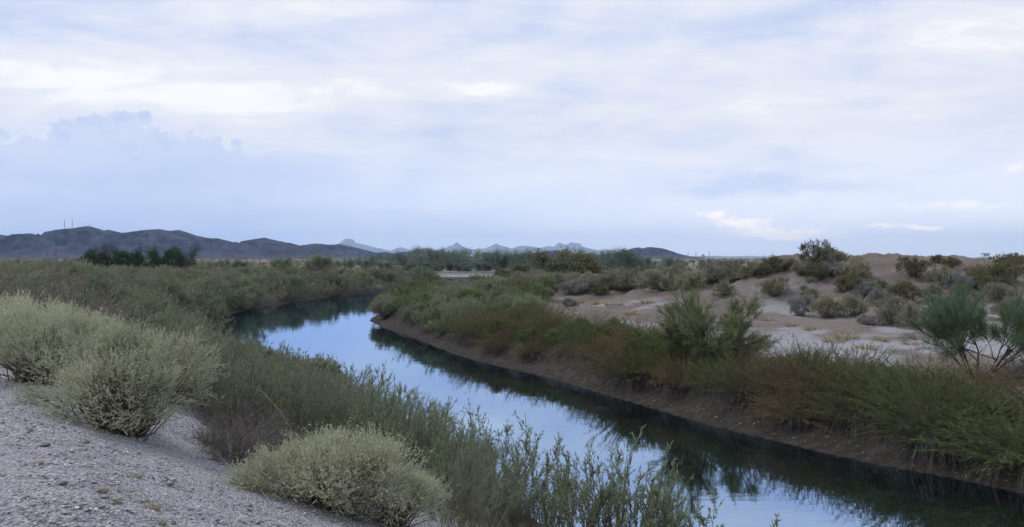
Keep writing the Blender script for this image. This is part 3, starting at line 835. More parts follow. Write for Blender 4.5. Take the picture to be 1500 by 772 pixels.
P_WIL = [willow(1.6) for _ in range(5)]
P_WILF = [willow(1.6, 34, 0.55, 0.75, 5, 20, 8, 0.11, 0.022) for _ in range(4)]
P_SALT = [saltbush(1.0, 1.2, 270, 31, 6), saltbush(1.0, 0.8, 270, 31, 6), saltbush(1.0, 1.0, 200, 30, 6)]
P_SALTM = [saltbush(1.0, 1.05, 105, 16, 3, 0.17, 0.08, 0.028, lobes=random.choice([8, 11, 14]), mat='salt_mid') for _ in range(5)]
P_BRM = [broom() for _ in range(4)]
P_TWIG = [twigbush() for _ in range(3)]
P_DRY = [twigbush(0.8, 1.3, 55, 9, 9) for _ in range(3)]
P_TREE = [broadtree(6, random.uniform(0.8, 1.3), random.choice([3, 4, 5]), 3, 60, 1.0, low=2600) for _ in range(6)]
P_DARK = [broadtree(4.2, 1.2, 4, 3, 75, 0.8, 0.26, 0.13, 'darktree', low=1500) for _ in range(3)]
P_TUFT = [tuft() for _ in range(3)]

# ------------------------------------------------------------------ plants of the near bank
def tall(y, v): return CAMZ - (v - 377) / F * y
def vis(x, y, pad=1.2): return y > 3 and abs(x) < 0.60 * y + pad

plant('saltbush', P_SALT[0], (-4.5, 9.75, hz(-4.5, 9.75) - 0.03), 'large pale grey-green saltbush at the upper edge of the gravel slope', 'bush', scale=1.16, rot=0.4)
plant('saltbush', P_SALT[2], (-6.35, 11.4, hz(-6.35, 11.4) - 0.03), 'pale saltbush cut by the left edge of the picture above the gravel', 'bush', scale=1.1, rot=2.0)
plant('saltbush', P_SALT[1], (-7.9, 14.3, hz(-7.9, 14.3) - 0.03), 'pale saltbush behind the two at the top of the gravel slope', 'bush', scale=1.45, rot=1.0)
plant('saltbush', P_SALT[1], (-1.85, 8.55, hz(-1.85, 8.55) - 0.03), 'low spreading pale saltbush at the lower foot of the gravel slope', 'bush', scale=1.06, rot=3.0)
plant('saltbush', P_SALT[2], (-1.25, 8.75, hz(-1.25, 8.75) - 0.03), 'pale saltbush joined to the right of the low spreading one', 'bush', scale=0.66, rot=1.2)
for (x, y, s, lab) in [(-4.3, 12.9, 0.9, 'dense dark bare-twigged shrub in the hollow behind the large saltbush'), (-3.5, 11.9, 0.8, 'tangle of dark grey bare twigs beside the low saltbush'),
                       (-3.4, 10.4, 0.62, 'low grey dead shrub on the slope under the large saltbush'), (-2.9, 13.2, 0.95, 'bare grey brush between the two pale saltbushes'), (-3.75, 11.2, 0.7, 'grey twiggy brush spilling onto the gravel between the saltbushes')]:
    plant('dead_shrub', random.choice(P_TWIG), (x, y, hz(x, y) - 0.05), lab, 'shrub', 'bare shrubs in the hollow', s)

cand = []
N_TRY = 18000
xs = RNG.uniform(-75, 8, N_TRY); ys = 8.5 + RNG.random(N_TRY) ** 1.5 * 138
dl = sdist(xs, ys, LL)
ok = (dl > 0.05) & (dl < 24 + 0.1 * ys) & (np.abs(xs) < 0.61 * ys + 1.5)
gravel_zone = (ys < 12.8 + 0.35 * (-xs - 4)) & (dl > 4.7 - 0.22 * (ys - 8.5)) & (xs < -0.6)
gravel_zone |= (ys < 9.8) & (xs < 0.2)
ok &= ~gravel_zone
# clear the near saltbushes
for (cx, cy_, r) in [(-4.5, 9.75, 1.6), (-6.35, 11.4, 1.3), (-7.9, 14.3, 1.2), (-1.85, 8.55, 1.4), (-1.15, 8.9, 1.0), (-4.0, 12.4, 1.0), (-3.2, 12.6, 0.8)]:
    ok &= np.hypot(xs - cx, ys - cy_) > r
ok &= ~((ys < 12.5) & (xs > 3.6))
order = np.nonzero(ok)[0]
acc = np.zeros((0, 2)); keep = []
def spacing(y): return 0.74 if y < 18 else (0.95 if y < 27 else (1.3 if y < 45 else (1.7 if y < 70 else 2.3)))
for i in order:
    p = np.array([xs[i], ys[i]])
    sp = spacing(ys[i])
    if len(acc) and np.min(np.hypot(acc[:, 0] - p[0], acc[:, 1] - p[1])) < sp: continue
    acc = np.vstack([acc, p]); keep.append(i)
kx = xs[keep]; ky = ys[keep]; kd = dl[keep]; kz = height(kx, ky)
kn = fbm(kx, ky, 0.12, 3); kn2 = fbm(kx + 40, ky, 0.3, 2)
OUT_U = [262, 275, 300, 330, 380, 430, 470, 520, 560, 620, 680, 700, 760, 800, 850]
OUT_V = [380, 440, 478, 487, 497, 503, 512, 530, 548, 575, 603, 635, 690, 765, 830]
for x, y, d, z, n, n2 in zip(kx, ky, kd, kz, kn, kn2):
    near_ = y < 26
    dry = n + 0.022 * (d - 6) + 0.35 * n2
    hh = np.interp(d, [0, 1.2, 3, 7, 12], [1.05, 1.25, 1.15, 1.08, 1.15]) * random.uniform(0.72, 1.25)
    if y < 16 and d < 1.3: hh *= 0.8
    if y > 40: hh *= np.interp(y, [40, 65, 120], [1.15, 1.4, 1.55])
    if x / y < -0.5 and y > 20: hh *= 1.2

    u_ = 750 + x / y * F
    if y < 62 and u_ > 262:          # plants by the water are shorter where the canal shows over them
        room = (tall(y, np.interp(u_, OUT_U, OUT_V)) - z) / 1.62
        if room < 0.34: continue
        hh = min(hh, room * random.uniform(0.82, 1.2))
    if y > 20:                       # nothing on the levee stands above the line of the plain, bar the tall brush at its far left
        hh = min(hh, max(0.45, (tall(y, np.interp(u_, [0, 112, 126, 300, 350, 540], [373, 375, 386, 388, 385, 389]) + random.uniform(-1.5, 4)) - z) / 1.62))
    loc = (x, y, z - 0.04)
    where = 'by the near waterline' if d < 1.6 else ('on the near slope' if d < 7 else 'on the levee top')
    if y > 62: where = 'on the outer canal bend'
    size = 'tall' if hh > 1.12 else ('low' if hh < 0.88 else 'mid-height')
    if y <= 62: where += ' beside the low saltbush' if y < 15 else (' in the nearest reach' if y < 24 else (' in the middle reach' if y < 42 else ' towards the bend'))
    else: where += ' at its waterline' if d < 4 else (' close behind the waterline' if d < 12 else ' well back from the water')
    if dry > 0.20 and d > 2.5:
        plant('dry_shrub', random.choice(P_DRY), loc, size + ' brownish half-dry shrub ' + where, 'shrub', 'dry shrubs ' + where, hh * 1.15, sz=random.uniform(0.85, 1.2))
    elif n2 > 0.12 and d > 5 and y > 16:
        plant('saltbush', random.choice(P_SALT if y < 24 else P_SALTM), loc, size + ' rounded pale saltbush ' + where, 'bush', 'saltbushes ' + where, hh * random.uniform(0.7, 1.0))
    elif n2 < -0.2 and d < 8 and d > 2:
        plant('dead_shrub', random.choice(P_TWIG), loc, size + ' grey leafless shrub ' + where, 'shrub', 'leafless shrubs ' + where, hh * 1.2)
    elif (y > 42 and n2 * 3 % 1 < 0.6) or (y > 24 and n2 * 5 % 1 < 0.35):
        plant('leafy_bush', random.choice(P_SALTM), loc, size + ' bushy green willow shrub ' + where, 'shrub', 'bushy willow shrubs ' + where, hh * 1.15, mats={'foliage': M['willow_far']}, sz=1.15)
    else:
        pr = P_WIL if near_ else P_WILF
        plant('willow_shrub', random.choice(pr), loc, size + ' upright grey-green willow shrub ' + where, 'shrub', 'willow shrubs ' + where, hh * (1.0 if near_ else 1.12),
              mats=None if near_ else {'foliage': M['willow_far']}, tilt=(random.uniform(-.1, .1), random.uniform(-.1, .1)))
# single willow wands standing against the water
WANDS = [(790, 13.4, 1.0, 14, 0.45, 0.5, 'dense low willow clump left of the bottom-edge sprigs'), (828, 12.5, 1.1, 14, 0.4, 0.45, 'low willow clump at the bottom edge beside the taller sprigs'), (772, 15.2, 1.95, 4, 0.10, 0.14, 'tall slender willow wand standing alone against the water'), (702, 16.4, 1.8, 12, 0.35, 0.5, 'leaning willow wands before the bright patch of water'),
         (735, 15.6, 1.6, 9, 0.25, 0.4, 'willow wands just left of the tall slender one'), (800, 14.2, 1.35, 12, 0.3, 0.5, 'arching willow sprigs just right of the tall slender wand'),
         (862, 12.6, 1.72, 14, 0.3, 0.32, 'leafy willow sprigs, leftmost of the clump at the bottom edge'), (902, 12.4, 1.85, 16, 0.32, 0.3, 'tallest leafy willow sprigs at the bottom edge of the picture'),
         (942, 12.6, 1.78, 16, 0.32, 0.3, 'willow sprigs in the middle of the bottom-edge clump'), (982, 12.3, 1.72, 14, 0.3, 0.32, 'willow sprigs right of the middle of the bottom-edge clump'),
         (1020, 12.3, 1.5, 10, 0.25, 0.34, 'willow sprigs at the right end of the bottom-edge clump'), (1122, 11.8, 1.35, 6, 0.15, 0.2, 'last short willow sprig at the bottom edge below the dark reflection')]
for k, (u, Y, H, ns_, r_, sp_, lab) in enumerate(WANDS):
    x = (u - 750) / F * Y
    pr = willow(H, int(ns_ * 1.1), r_, sp_, 8, 52, 14, 0.068, 0.014, 0.0)
    plant('willow_shrub', pr, (x, Y, max(hz(x, Y), -0.2) - 0.05), lab, 'shrub', 'willow sprigs against the water', scale=H / dims(pr)[1])

# ------------------------------------------------------------------ right bank: broom band
rs = resample(RL, 2600)
rs = rs[(rs[:, 1] > 13) & (rs[:, 1] < 146)]
placed = np.zeros((0, 2)); pts = []
for t in range(5200):
    i = random.randrange(len(rs)); p0 = rs[i]
    tn = unit(rs[min(i + 1, len(rs) - 1)] - rs[max(i - 1, 0)]); nr = np.array([tn[1], -tn[0]])
    y = p0[1]
    wmax = np.interp(y, [13, 30, 42, 52, 62, 75, 100, 146], [3.9, 3.6, 4.2, 7.0, 13, 16, 16, 8])
    d = random.uniform(0.95 if y < 34 else 1.1, wmax)
    p = p0 + nr * d
    if not vis(p[0], p[1], 2): continue
    sp = np.interp(y, [13, 25, 40, 60, 100], [1.02, 1.06, 1.08, 1.2, 1.8])
    if len(placed) and np.min(np.hypot(*(placed - p).T)) < sp: continue
    placed = np.vstack([placed, p]); pts.append((p[0], p[1], d))
px_ = np.array(pts); pz = height(px_[:, 0], px_[:, 1]); pn_ = fbm(px_[:, 0], px_[:, 1], 0.32, 3); pn3 = fbm(px_[:, 0] + 30, px_[:, 1], 0.2, 2)
ddr = -sdist(px_[:, 0], px_[:, 1], RL)
nb_ = 0
for (x, y, d), z, n, n3, dd in zip(pts, pz, pn_, pn3, ddr):
    if dd < 0.88: continue
    s = random.uniform(0.72, 1.12) * np.interp(y, [15, 30, 60], [1.2, 1.1, 1.12]) * (1 + 0.5 * n3)
    where = 'overhanging the mud shelf' if dd < 3 else 'behind the mud shelf'
    where += ' near the small trees' if y < 40 else (' along the middle reach' if y < 58 else ' at the canal bend')
    if y > 56 and dd > 5 and n3 > -0.05:
        kind = 'dry_shrub' if n > 0.05 else 'saltbush'
        if kind == 'saltbush': plant('saltbush', random.choice(P_SALTM), (x, y, z - 0.05), 'grey-green bush in the scrub behind the canal bend', 'bush', 'bushes behind the canal bend', s * 1.05)
        else: plant('dry_shrub', random.choice(P_DRY), (x, y, z - 0.05), 'brownish shrub in the scrub behind the canal bend', 'shrub', 'dry shrubs behind the canal bend', s * 1.3)
        continue
    if y > 50:
        bushy = random.random() < 0.55
        plant('bank_shrub', random.choice(P_SALTM if bushy else P_WILF), (x, y, z - 0.05), ('rounded' if bushy else 'upright') + ' green leafy shrub ' + where, 'shrub', 'green shrubs of the opposite bank', s * 1.15, mats={'foliage': M['broom_green'] if n < 0 else M['willow_far']})
        continue
    brown = n > -0.035
    if random.random() < (0.08 if y < 36 else 0.25):
        plant('bank_shrub', random.choice(P_SALTM), (x, y, z - 0.05), 'rounded olive leafy shrub ' + where, 'shrub', 'olive shrubs of the opposite bank', s * 0.95, mats={'foliage': M['broom_green']}, sz=1.05)
        continue
    plant('broom_shrub', random.choice(P_BRM), (x, y, z - 0.05), ('tall ' if s > 1.0 else ('low ' if s < 0.8 else '')) + ('russet-brown' if brown else 'fresh green') + ' feathery broom shrub ' + where, 'shrub', 'broom shrubs on the opposite bank', s,
          rot=None, mats={'foliage': M['broom_brown' if brown else 'broom_green']}, sz=random.uniform(0.85, 1.1))

# ------------------------------------------------------------------ small trees of the right bank
def place_px(u, v): x, y, z = at(u, v); return (x, y, z)
x, y = (1434 - 750) / F * 24.5, 24.5; z = hz(x, y) - 0.05
random.seed(21); np.random.seed(21)
pr = palo_verde(2.5, 1.9, 9, 4, 30, 0.17, 0.006, gn=0.5)
plant('palo_verde_tree', pr, (x, y, z), 'feathery green palo verde tree by the right edge of the picture', 'tree', scale=3.05 / dims(pr)[1], rot=0.3)
x, y = (1037 - 750) / F * 30.5, 30.5; z = hz(x, y) - 0.05
random.seed(8); np.random.seed(8)
pr = palo_verde(2.2, 1.8, 12, 4, 20, 0.12, 0.009, gn=0.42)
plant('palo_verde_tree', pr, (x, y, z), 'small open green tree on the bank in front of the pale bench', 'tree', scale=2.85 / dims(pr)[1], rot=1.0, mats={'crown': M['openleaf']})
x, y, z = place_px(1095, 508)
plant('dry_shrub', P_DRY[0], (x, y, z), 'low brown half-bare shrub beside the small open tree', 'shrub', scale=1.1, sz=0.7)
x, y = (1182 - 750) / F * 26.5, 26.5; z = hz(x, y) - 0.05
plant('willow_shrub', P_WIL[1], (x, y, z), 'young upright bright green plant rising above the broom band', 'plant', scale=0.8, mats={'foliage': M['broom_green']})
x, y, z = place_px(1500, 560)
plant('dry_shrub', P_DRY[1], (x, y, z), 'dark brown shrub under the palo verde at the right edge', 'shrub', scale=1.0)

# ------------------------------------------------------------------ bushes of the mound and the berm, one by one
MOUND = [
    (1198, 392, 40, 29, 'creosote', 'big olive bush crowning the mound against the sky'), (1224, 393, 36, 27, 'salt_mid', 'big grey bush joined to the olive one on the mound top'),
    (1218, 401, 22, 14, 'salt_grey', 'small dark bush at the foot of the two crowning bushes'),
    (1137, 437, 36, 26, 'salt_mid', 'lone round bush on the bare left flank of the mound'), (1177, 409, 24, 20, 'salt_mid', 'bush on the left shoulder of the mound below the crown'),
    (1199, 413, 33, 20, 'creosote', 'low wide olive bush under the crowning bushes'), (1232, 409, 26, 18, 'salt_grey', 'greyish bush in the middle of the upper mound'),
    (1260, 411, 40, 28, 'salt_mid', 'rounded grey-green bush right of the crowning bushes'), (1247, 432, 34, 25, 'creosote', 'olive bush half way down the mound'),
    (1270, 440, 22, 20, 'salt_grey', 'grey twiggy bush beside the olive one half way down'), (1217, 467, 44, 30, 'salt_mid', 'wide pale bush at the foot of the mound'),
    (1255, 464, 42, 30, 'salt_mid', 'wide pale bush touching its twin at the mound foot'), (1174, 464, 25, 24, 'salt_grey', 'small grey dry bush left of the mound foot'),
    (1187, 441, 16, 11, 'salt_grey', 'tiny tan bush on the lower left mound slope'), (1293, 451, 30, 25, 'salt_grey', 'grey bush above the gravel wash'),
    (1334, 447, 44, 26, 'creosote', 'olive bush above the two large pale ones'), (1310, 477, 42, 36, 'salt_mid', 'large pale bush at the edge of the gravel wash'),
    (1346, 480, 40, 34, 'salt_mid', 'large tan bush beside the palo verde crown'), (1279, 477, 30, 15, 'salt_grey', 'low dark bush in the gravel wash'),
    (1343, 411, 40, 25, 'creosote', 'olive bush on the upper right of the mound'), (1384, 419, 38, 26, 'salt_mid', 'bush on the right shoulder of the mound'),
    (1408, 426, 34, 24, 'salt_grey', 'greyish bush on the right flank of the mound'), (1396, 398, 22, 14, 'creosote', 'small olive bush near the right end of the mound top'),
    (1376, 386, 20, 12, 'creosote', 'small green bush on the skyline of the mound'), (1440, 428, 44, 26, 'creosote', 'olive bush behind the palo verde crown'),
    (1433, 402, 24, 11, 'salt_mid', 'small pale bush in the dip beyond the mound'), (1462, 412, 40, 17, 'creosote', 'dark olive bush in the dip at the right'),
    (1484, 420, 44, 34, 'creosote', 'tall olive bush at the right edge above the palo verde'), (1470, 445, 50, 26, 'salt_mid', 'pale bush behind the palo verde at the right'),
    (1490, 470, 50, 30, 'salt_mid', 'pale round bush at the right edge behind the palo verde'), (1420, 455, 30, 20, 'salt_grey', 'grey bush seen through the palo verde crown'),
    (1155, 399, 26, 16, 'salt_mid', 'bush where the berm climbs onto the mound'), (1138, 402, 34, 22, 'creosote', 'olive bush on the rise left of the mound'),
    (1113, 404, 30, 18, 'salt_mid', 'bush on the berm below the skyline'), (1083, 411, 30, 18, 'salt_mid', 'pale bush on the middle of the berm'),
    (1062, 437, 30, 22, 'salt_mid', 'pale bush on the berm front behind the small open tree'), (1060, 415, 36, 20, 'salt_mid', 'wide pale bush on the berm ridge above the small tree'),
    (1035, 420, 38, 22, 'salt_mid', 'pale bush on the berm straight above the small tree'), (1012, 428, 40, 26, 'salt_mid', 'large pale bush on the berm left of the small tree'),
    (990, 419, 34, 22, 'salt_mid', 'pale bush in the berm row near the small tree'), (962, 425, 46, 26, 'salt_mid', 'broad pale bush in the berm row'),
    (932, 424, 40, 26, 'salt_mid', 'pale bush in the middle of the berm row'), (906, 424, 36, 24, 'salt_mid', 'pale bush left of the middle of the berm row'),
    (878, 434, 24, 15, 'creosote', 'small yellowish bush in front of the berm row'), (880, 426, 30, 20, 'salt_mid', 'pale bush above the yellowish one on the berm'),
    (843, 433, 42, 22, 'salt_grey', 'grey spreading bush at the left end of the berm row'), (842, 416, 34, 14, 'salt_mid', 'pale bush behind the left end of the berm row'),
    (806, 421, 36, 18, 'salt_mid', 'pale rounded bush left of the berm'), (765, 423, 46, 22, 'salt_mid', 'broad pale bush above the yellow-green thicket'),
    (768, 438, 44, 24, 'creosote', 'yellow-green bush at the left end of the pale bench'), (716, 438, 34, 18, 'salt_grey', 'silvery grey round bush left of the pale bench'),
    (745, 440, 18, 10, 'salt_grey', 'small dark grey bush beside the silvery one'), (835, 449, 20, 14, 'salt_grey', 'small dark twiggy bush alone on the pale bench'),
    (975, 402, 30, 10, 'salt_mid', 'low pale bush behind the berm crest'), (1000, 404, 24, 10, 'creosote', 'low olive bush behind the berm crest'),
    (1490, 385, 30, 10, 'creosote', 'dark bush on the hillock at the right edge'), (1474, 388, 22, 7, 'creosote', 'dark low bush on the hillock left slope'),
]
for (u, v, w, h, mt, lab) in MOUND:
    x, y, z = place_px(u, v)
    k = y / F
    pr = random.choice(P_SALTM); pw, ph = dims(pr)
    s = w * k * 1.25 / (2 * pw)
    plant('desert_bush', pr, (x, y + s * 0.35, hz(x, y + s * 0.35) - 0.05), lab, 'bush', 'desert bushes of the mound and berm', s, sz=float(np.clip(h * k * 1.15 / (ph * s), 0.6, 1.5)), mats={'foliage': M[mt]})
for k in range(70):
    if k < 34: u = random.uniform(790, 1150); v = np.interp(u, [790, 900, 1000, 1150], [424, 419, 413, 399]) + random.uniform(-8, 8); lab = 'small pale scrub bush filling the berm row'; g_ = 'small scrub of the berm'
    else: u = random.uniform(1160, 1500); v = random.uniform(388, 455); lab = 'small grey-green scrub bush dotted over the mound'; g_ = 'small scrub of the mound'
    x, y, z = place_px(u, v)
    if y > 110 or (u > 1400 and v < 408): continue
    pr = random.choice(P_SALTM)
    plant('scrub_bush', pr, (x, y, z - 0.05), lab, 'bush', g_, random.uniform(0.4, 0.85) * (1.25 if k < 34 else 0.8), mats={'foliage': M[random.choice(['salt_mid', 'salt_mid', 'salt_grey', 'creosote'])]})
# dry grass tufts on the bench
TUFT = [(813, 441, 'on the bench beside the berm bush'), (853, 444, 'on the bench, third from the left'), (873, 446, 'on the bench below the yellowish bush'), (893, 447, 'left half of the longest tuft pair'),
        (905, 447, 'right half of the longest tuft pair'), (925, 461, 'nearest the green bank on the bench'), (947, 444, 'on the bench below the berm row'), (1190, 484, 'on the flat left of the wash'),
        (1224, 502, 'on the wheel track behind the broom band'), (1240, 497, 'on the wheel track beside another tuft'), (1290, 500, 'on the track left of the palo verde'), (1160, 478, 'left of the mound foot on the flat'),
        (1270, 512, 'on the gravel in front of the track'), (1120, 470, 'right of the small open tree'), (980, 452, 'on the bench left of the small open tree'), (1335, 505, 'under the left side of the palo verde crown')]
for u, v, lab in TUFT:
    x, y, z = place_px(u, v)
    plant('grass_tuft', random.choice(P_TUFT), (x, y, z - 0.02), 'small straw-yellow dry grass tuft ' + lab, 'grass tuft', 'dry grass tufts on the bench', random.uniform(1.6, 2.6), sz=0.8)

# ------------------------------------------------------------------ trees further off
TOPU = [(470, 376), (520, 375), (560, 371), (600, 368), (615, 362), (640, 361), (655, 363), (680, 364), (700, 366), (735, 365), (760, 365), (800, 366), (850, 363), (880, 365),
        (900, 365), (908, 361), (918, 363), (940, 371), (975, 376), (1010, 378)]
us = np.linspace(484, 1000, 62) + RNG.uniform(-4, 4, 62)
for i, u in enumerate(us):
    y = [215, 250, 290][i % 3] + random.uniform(-14, 14)
    x = (u - 750) / F * y; z = 2.0
    top = np.interp(u, [p[0] for p in TOPU], [p[1] for p in TOPU]) + random.choice([-1, 0, 2, 4, 6])
    H = max(tall(y, top) - z, 1.8)
    sfx = ('above the bridge' if u < 720 else ('behind the big olive shrub' if u < 900 else 'at the thin right end')) 
    plant('tamarisk_tree', (pr := random.choice(P_TREE)), (x, y, z - 0.1), 'grey-green tamarisk in the far tree belt ' + sfx, 'tree', 'trees of the far belt ' + sfx, H / dims(pr)[1], sz=1.0)
for (u, v, y, H, W_, lab) in [(832, 366, 128, 0, 1.25, 'large rounded olive shrub tree standing before the far tree belt'), (866, 374, 132, 0, 1.0, 'olive shrub joined to the right of the large rounded one'),
                              (762, 384, 124, 0, 1.0, 'low dark green shrub left of the large rounded one'), (735, 390, 118, 0, 0.9, 'low green shrub behind the scrub left of the rounded one'),
                              (940, 389, 118, 0, 0.8, 'brown-green shrub right of the large rounded one'), (915, 391, 120, 0, 0.8, 'low brown-green shrub beside the berm row'), (970, 391, 125, 0, 0.7, 'low olive shrub at the right end of the brown-green row'),
                              (465, 371, 135, 0, 1.15, 'round green shrub tree above the far outer bank'), (412, 375, 140, 0, 1.1, 'green shrub tree left of the round one on the outer bank'), (330, 379, 130, 0, 0.9, 'low green shrub right of the dark trees'),
                              (350, 380, 132, 0, 0.9, 'low green shrub between dark trees and the outer bank'), (300, 380, 128, 0, 0.8, 'low shrub at the right foot of the dark trees')]:
    x = (u - 750) / F * y; z = hz(x, y); H = tall(y, v) - z
    plant('shrub_tree', (pr := random.choice(P_DARK)), (x, y, z - 0.1), lab, 'tree', 'shrub trees of the middle distance', H / dims(pr)[1] * W_, sz=1 / W_, mats={'crown': M['creosote'] if u > 700 else M['willow_far']})
for i, (u, v, w, lab) in enumerate([(131, 363, 1.1, 'leftmost of the dark green trees below the mountains'), (158, 361, 1.0, 'dark green tree, second from the left of the grove'), (188, 363, 1.1, 'dark green tree in the middle of the grove'),
                                    (212, 365, 0.9, 'dark green tree just right of the grove middle'), (236, 363, 1.0, 'broad dark green tree of the grove, second from its right end'), (268, 361, 1.0, 'spreading dark tree at the right end of the grove')]):
    y = 170 + 6 * (i % 2); x = (u - 750) / F * y; z = 2.2; H = tall(y, v) - z
    gp = P_TREE[i] if i in (1, 3, 5) else P_DARK[i % 3]; H *= [0.92, 1.08, 0.95, 0.8, 1.0, 1.08][i]
    plant('dark_tree', gp, (x, y, z - 0.1), lab, 'tree', 'dark trees below the mountains', H / dims(gp)[1] * w * 1.1, sz=1 / w / 1.1, mats={'crown': M['darktree']})
for u, v, w in [(992, 384, 1.0), (1034, 382, 1), (1050, 383, 1), (1066, 382, 1.1), (1084, 383, 1.1), (1102, 384, 1.0)]:
    y = 260; x = (u - 750) / F * y
    plant('shrub_tree', random.choice(P_DARK), (x, y, 1.9), 'distant green bush in the short row on the plain beyond the berm', 'bush', 'bush row on the plain', (tall(y, v) - 1.9) / 3.4 * 1.6, sz=0.7, mats={'crown': M['tree']})

for k in range(12):
    u = 560 + k * 14 + random.uniform(-4, 4); y = random.uniform(166, 190); x = (u - 750) / F * y
    plant('shrub_tree', random.choice(P_DARK), (x, y, 2.0), 'dark green bush in the row right behind the concrete bridge', 'bush', 'bushes behind the bridge', random.uniform(0.55, 0.8), sz=0.75, mats={'crown': M['tree']})
# scrub that covers the plain: too many and too far to count
def scrub(n, y0, y1, size, label):
    b = MB()
    y = y0 * (y1 / y0) ** RNG.random(n); x = RNG.uniform(-0.64, 0.64, n) * y
    dL, dR = zones(x, y)
    m = ~((dL < 14) & (dR < 14)) & (fbm(x, y, 0.02, 3) > -0.16)
    m &= ~((dR > 0) & (y < 88))
    x = x[m]; y = y[m]; z = height(x, y); n = len(x)
    z = np.where(y > 300, 2.2 + 0.9 * fbm(x, y, 0.01, 3), z)
    k = 25
    sc = size * RNG.uniform(0.6, 1.4, n)
    c = np.stack([x, y, z], 1)[:, None] + unit(RNG.normal(size=(n, k, 3))) * np.array([1, 1, 0.55]) * (sc[:, None, None] * RNG.random((n, k, 1)) ** 0.4)
    c[..., 2] = np.maximum(c[..., 2] + (sc * 0.35)[:, None], z[:, None])
    sz_ = np.repeat(sc, k) * 0.42
    b.leaves(c.reshape(-1, 3), RNG.normal(0, 0.6, (n * k, 3)) + np.array([0, 0, 0.7]), sz_, sz_ * 0.5, np.repeat(RNG.random(n), k))
    o = link('desert_scrub', b.build('desert_scrub', M['creosote']))
    tag(o, label, 'scrub', kind='stuff')
scrub(2900, 85, 420, 1.0, 'low olive scrub dotted over the middle plain')
scrub(2000, 420, 2600, 1.5, 'dark specks of scrub over the far plain')

# ------------------------------------------------------------------ stones
def stones(name, x, y, z, size, mat, label):
    n = len(x)
    base = np.array([(1, 0, 0), (0, 1, 0), (-1, 0, 0), (0, -1, 0), (0, 0, 0.75), (0, 0, -0.5)], float)
    fc = np.array([(0, 1, 4), (1, 2, 4), (2, 3, 4), (3, 0, 4), (1, 0, 5), (2, 1, 5), (3, 2, 5), (0, 3, 5)])
    v = base[None] * RNG.uniform(0.55, 1.25, (n, 6, 1)) * np.stack([RNG.uniform(0.7, 1.4, n), RNG.uniform(0.6, 1.1, n), RNG.uniform(0.4, 0.85, n)], 1)[:, None]
    a = RNG.uniform(0, 6.28, n); c, s = np.cos(a)[:, None], np.sin(a)[:, None]
    vx = v[..., 0] * c - v[..., 1] * s; vy = v[..., 0] * s + v[..., 1] * c
    v = np.stack([vx, vy, v[..., 2]], -1) * size[:, None, None] + np.stack([x, y, z], 1)[:, None]
    f = (fc[None] + np.arange(n)[:, None, None] * 6).reshape(-1, 3)
    t = np.repeat(RNG.random(n), 6)
    o = link(name, mesh(name, v.reshape(-1, 3), [f], mat, t)); tag(o, label, 'gravel', kind='stuff')


def stone_mat():
    m, N = new_mat('pebble')
    t = N.sep(N.n('ShaderNodeAttribute', attribute_name='tint').outputs['Vector'])[0]
    c = N.ramp(t, [(0.0, (0.10, 0.105, 0.125)), (0.25, (0.215, 0.225, 0.255)), (0.5, (0.33, 0.325, 0.335)), (0.78, (0.42, 0.42, 0.445)), (0.92, (0.36, 0.30, 0.255)), (1.0, (0.68, 0.68, 0.68))])
    pb = N.n('ShaderNodeBsdfPrincipled'); N.put(pb.inputs['Base Color'], c); pb.inputs['Roughness'].default_value = 0.85; pb.inputs['Specular IOR Level'].default_value = 0.2
    return finish(m, N, pb.outputs[0])
M['pebble'] = stone_mat()
M['mudstone'] = plain_mat('wet_stone', (0.08, 0.075, 0.07), (0.24, 0.225, 0.21), 4.0)
n = 38000
y = 4.2 + RNG.random(n) ** 1.2 * 9.5; x = RNG.uniform(-0.64, -0.05, n) * y
d = sdist(x, y, LL); k = (d > 2.5) & (RNG.random(n) < 0.35 + 0.9 * np.clip(fbm(x, y, 0.7, 3) + 0.35, 0, 1))
x, y = x[k], y[k]
stones('gravel', x, y, height(x, y) + 0.002, 0.005 + 0.022 * RNG.random(len(x)) ** 3.5, M['pebble'], 'loose grey and tan gravel strewn over the levee slope')
n = 26000
i = RNG.integers(0, len(rs), n); p0 = rs[i]; tn = unit(np.gradient(rs, axis=0))[i]
d = RNG.uniform(0.15, 2.2, n); p = p0 + np.stack([tn[:, 1], -tn[:, 0]], 1) * d[:, None] + RNG.normal(0, 0.03, (n, 2))
k = (p[:, 1] < 75) & (RNG.random(n) < np.clip(fbm(p[:, 0], p[:, 1], 0.6, 3) + 0.5, 0, 1))
p = p[k]
stones('shore_gravel', p[:, 0], p[:, 1], height(p[:, 0], p[:, 1]), 0.012 + 0.05 * RNG.random(len(p)) ** 3, M['mudstone'], 'dark wet gravel on the mud shelf at the waterline')
n = 26000
y = RNG.uniform(26, 76, n); x = RNG.uniform(-2, 46, n); d = -sdist(x, y, RL)
k = (d > 3.5) & (np.abs(x) < 0.62 * y) & (RNG.random(n) < np.clip(fbm(x, y, 0.25, 3) * 2 + 0.45, 0.03, 1))
x, y = x[k], y[k]
stones('bench_gravel', x, y, height(x, y), 0.018 + 0.07 * RNG.random(len(x)) ** 4, M['pebble'], 'pale stones scattered over the bench and the mound')


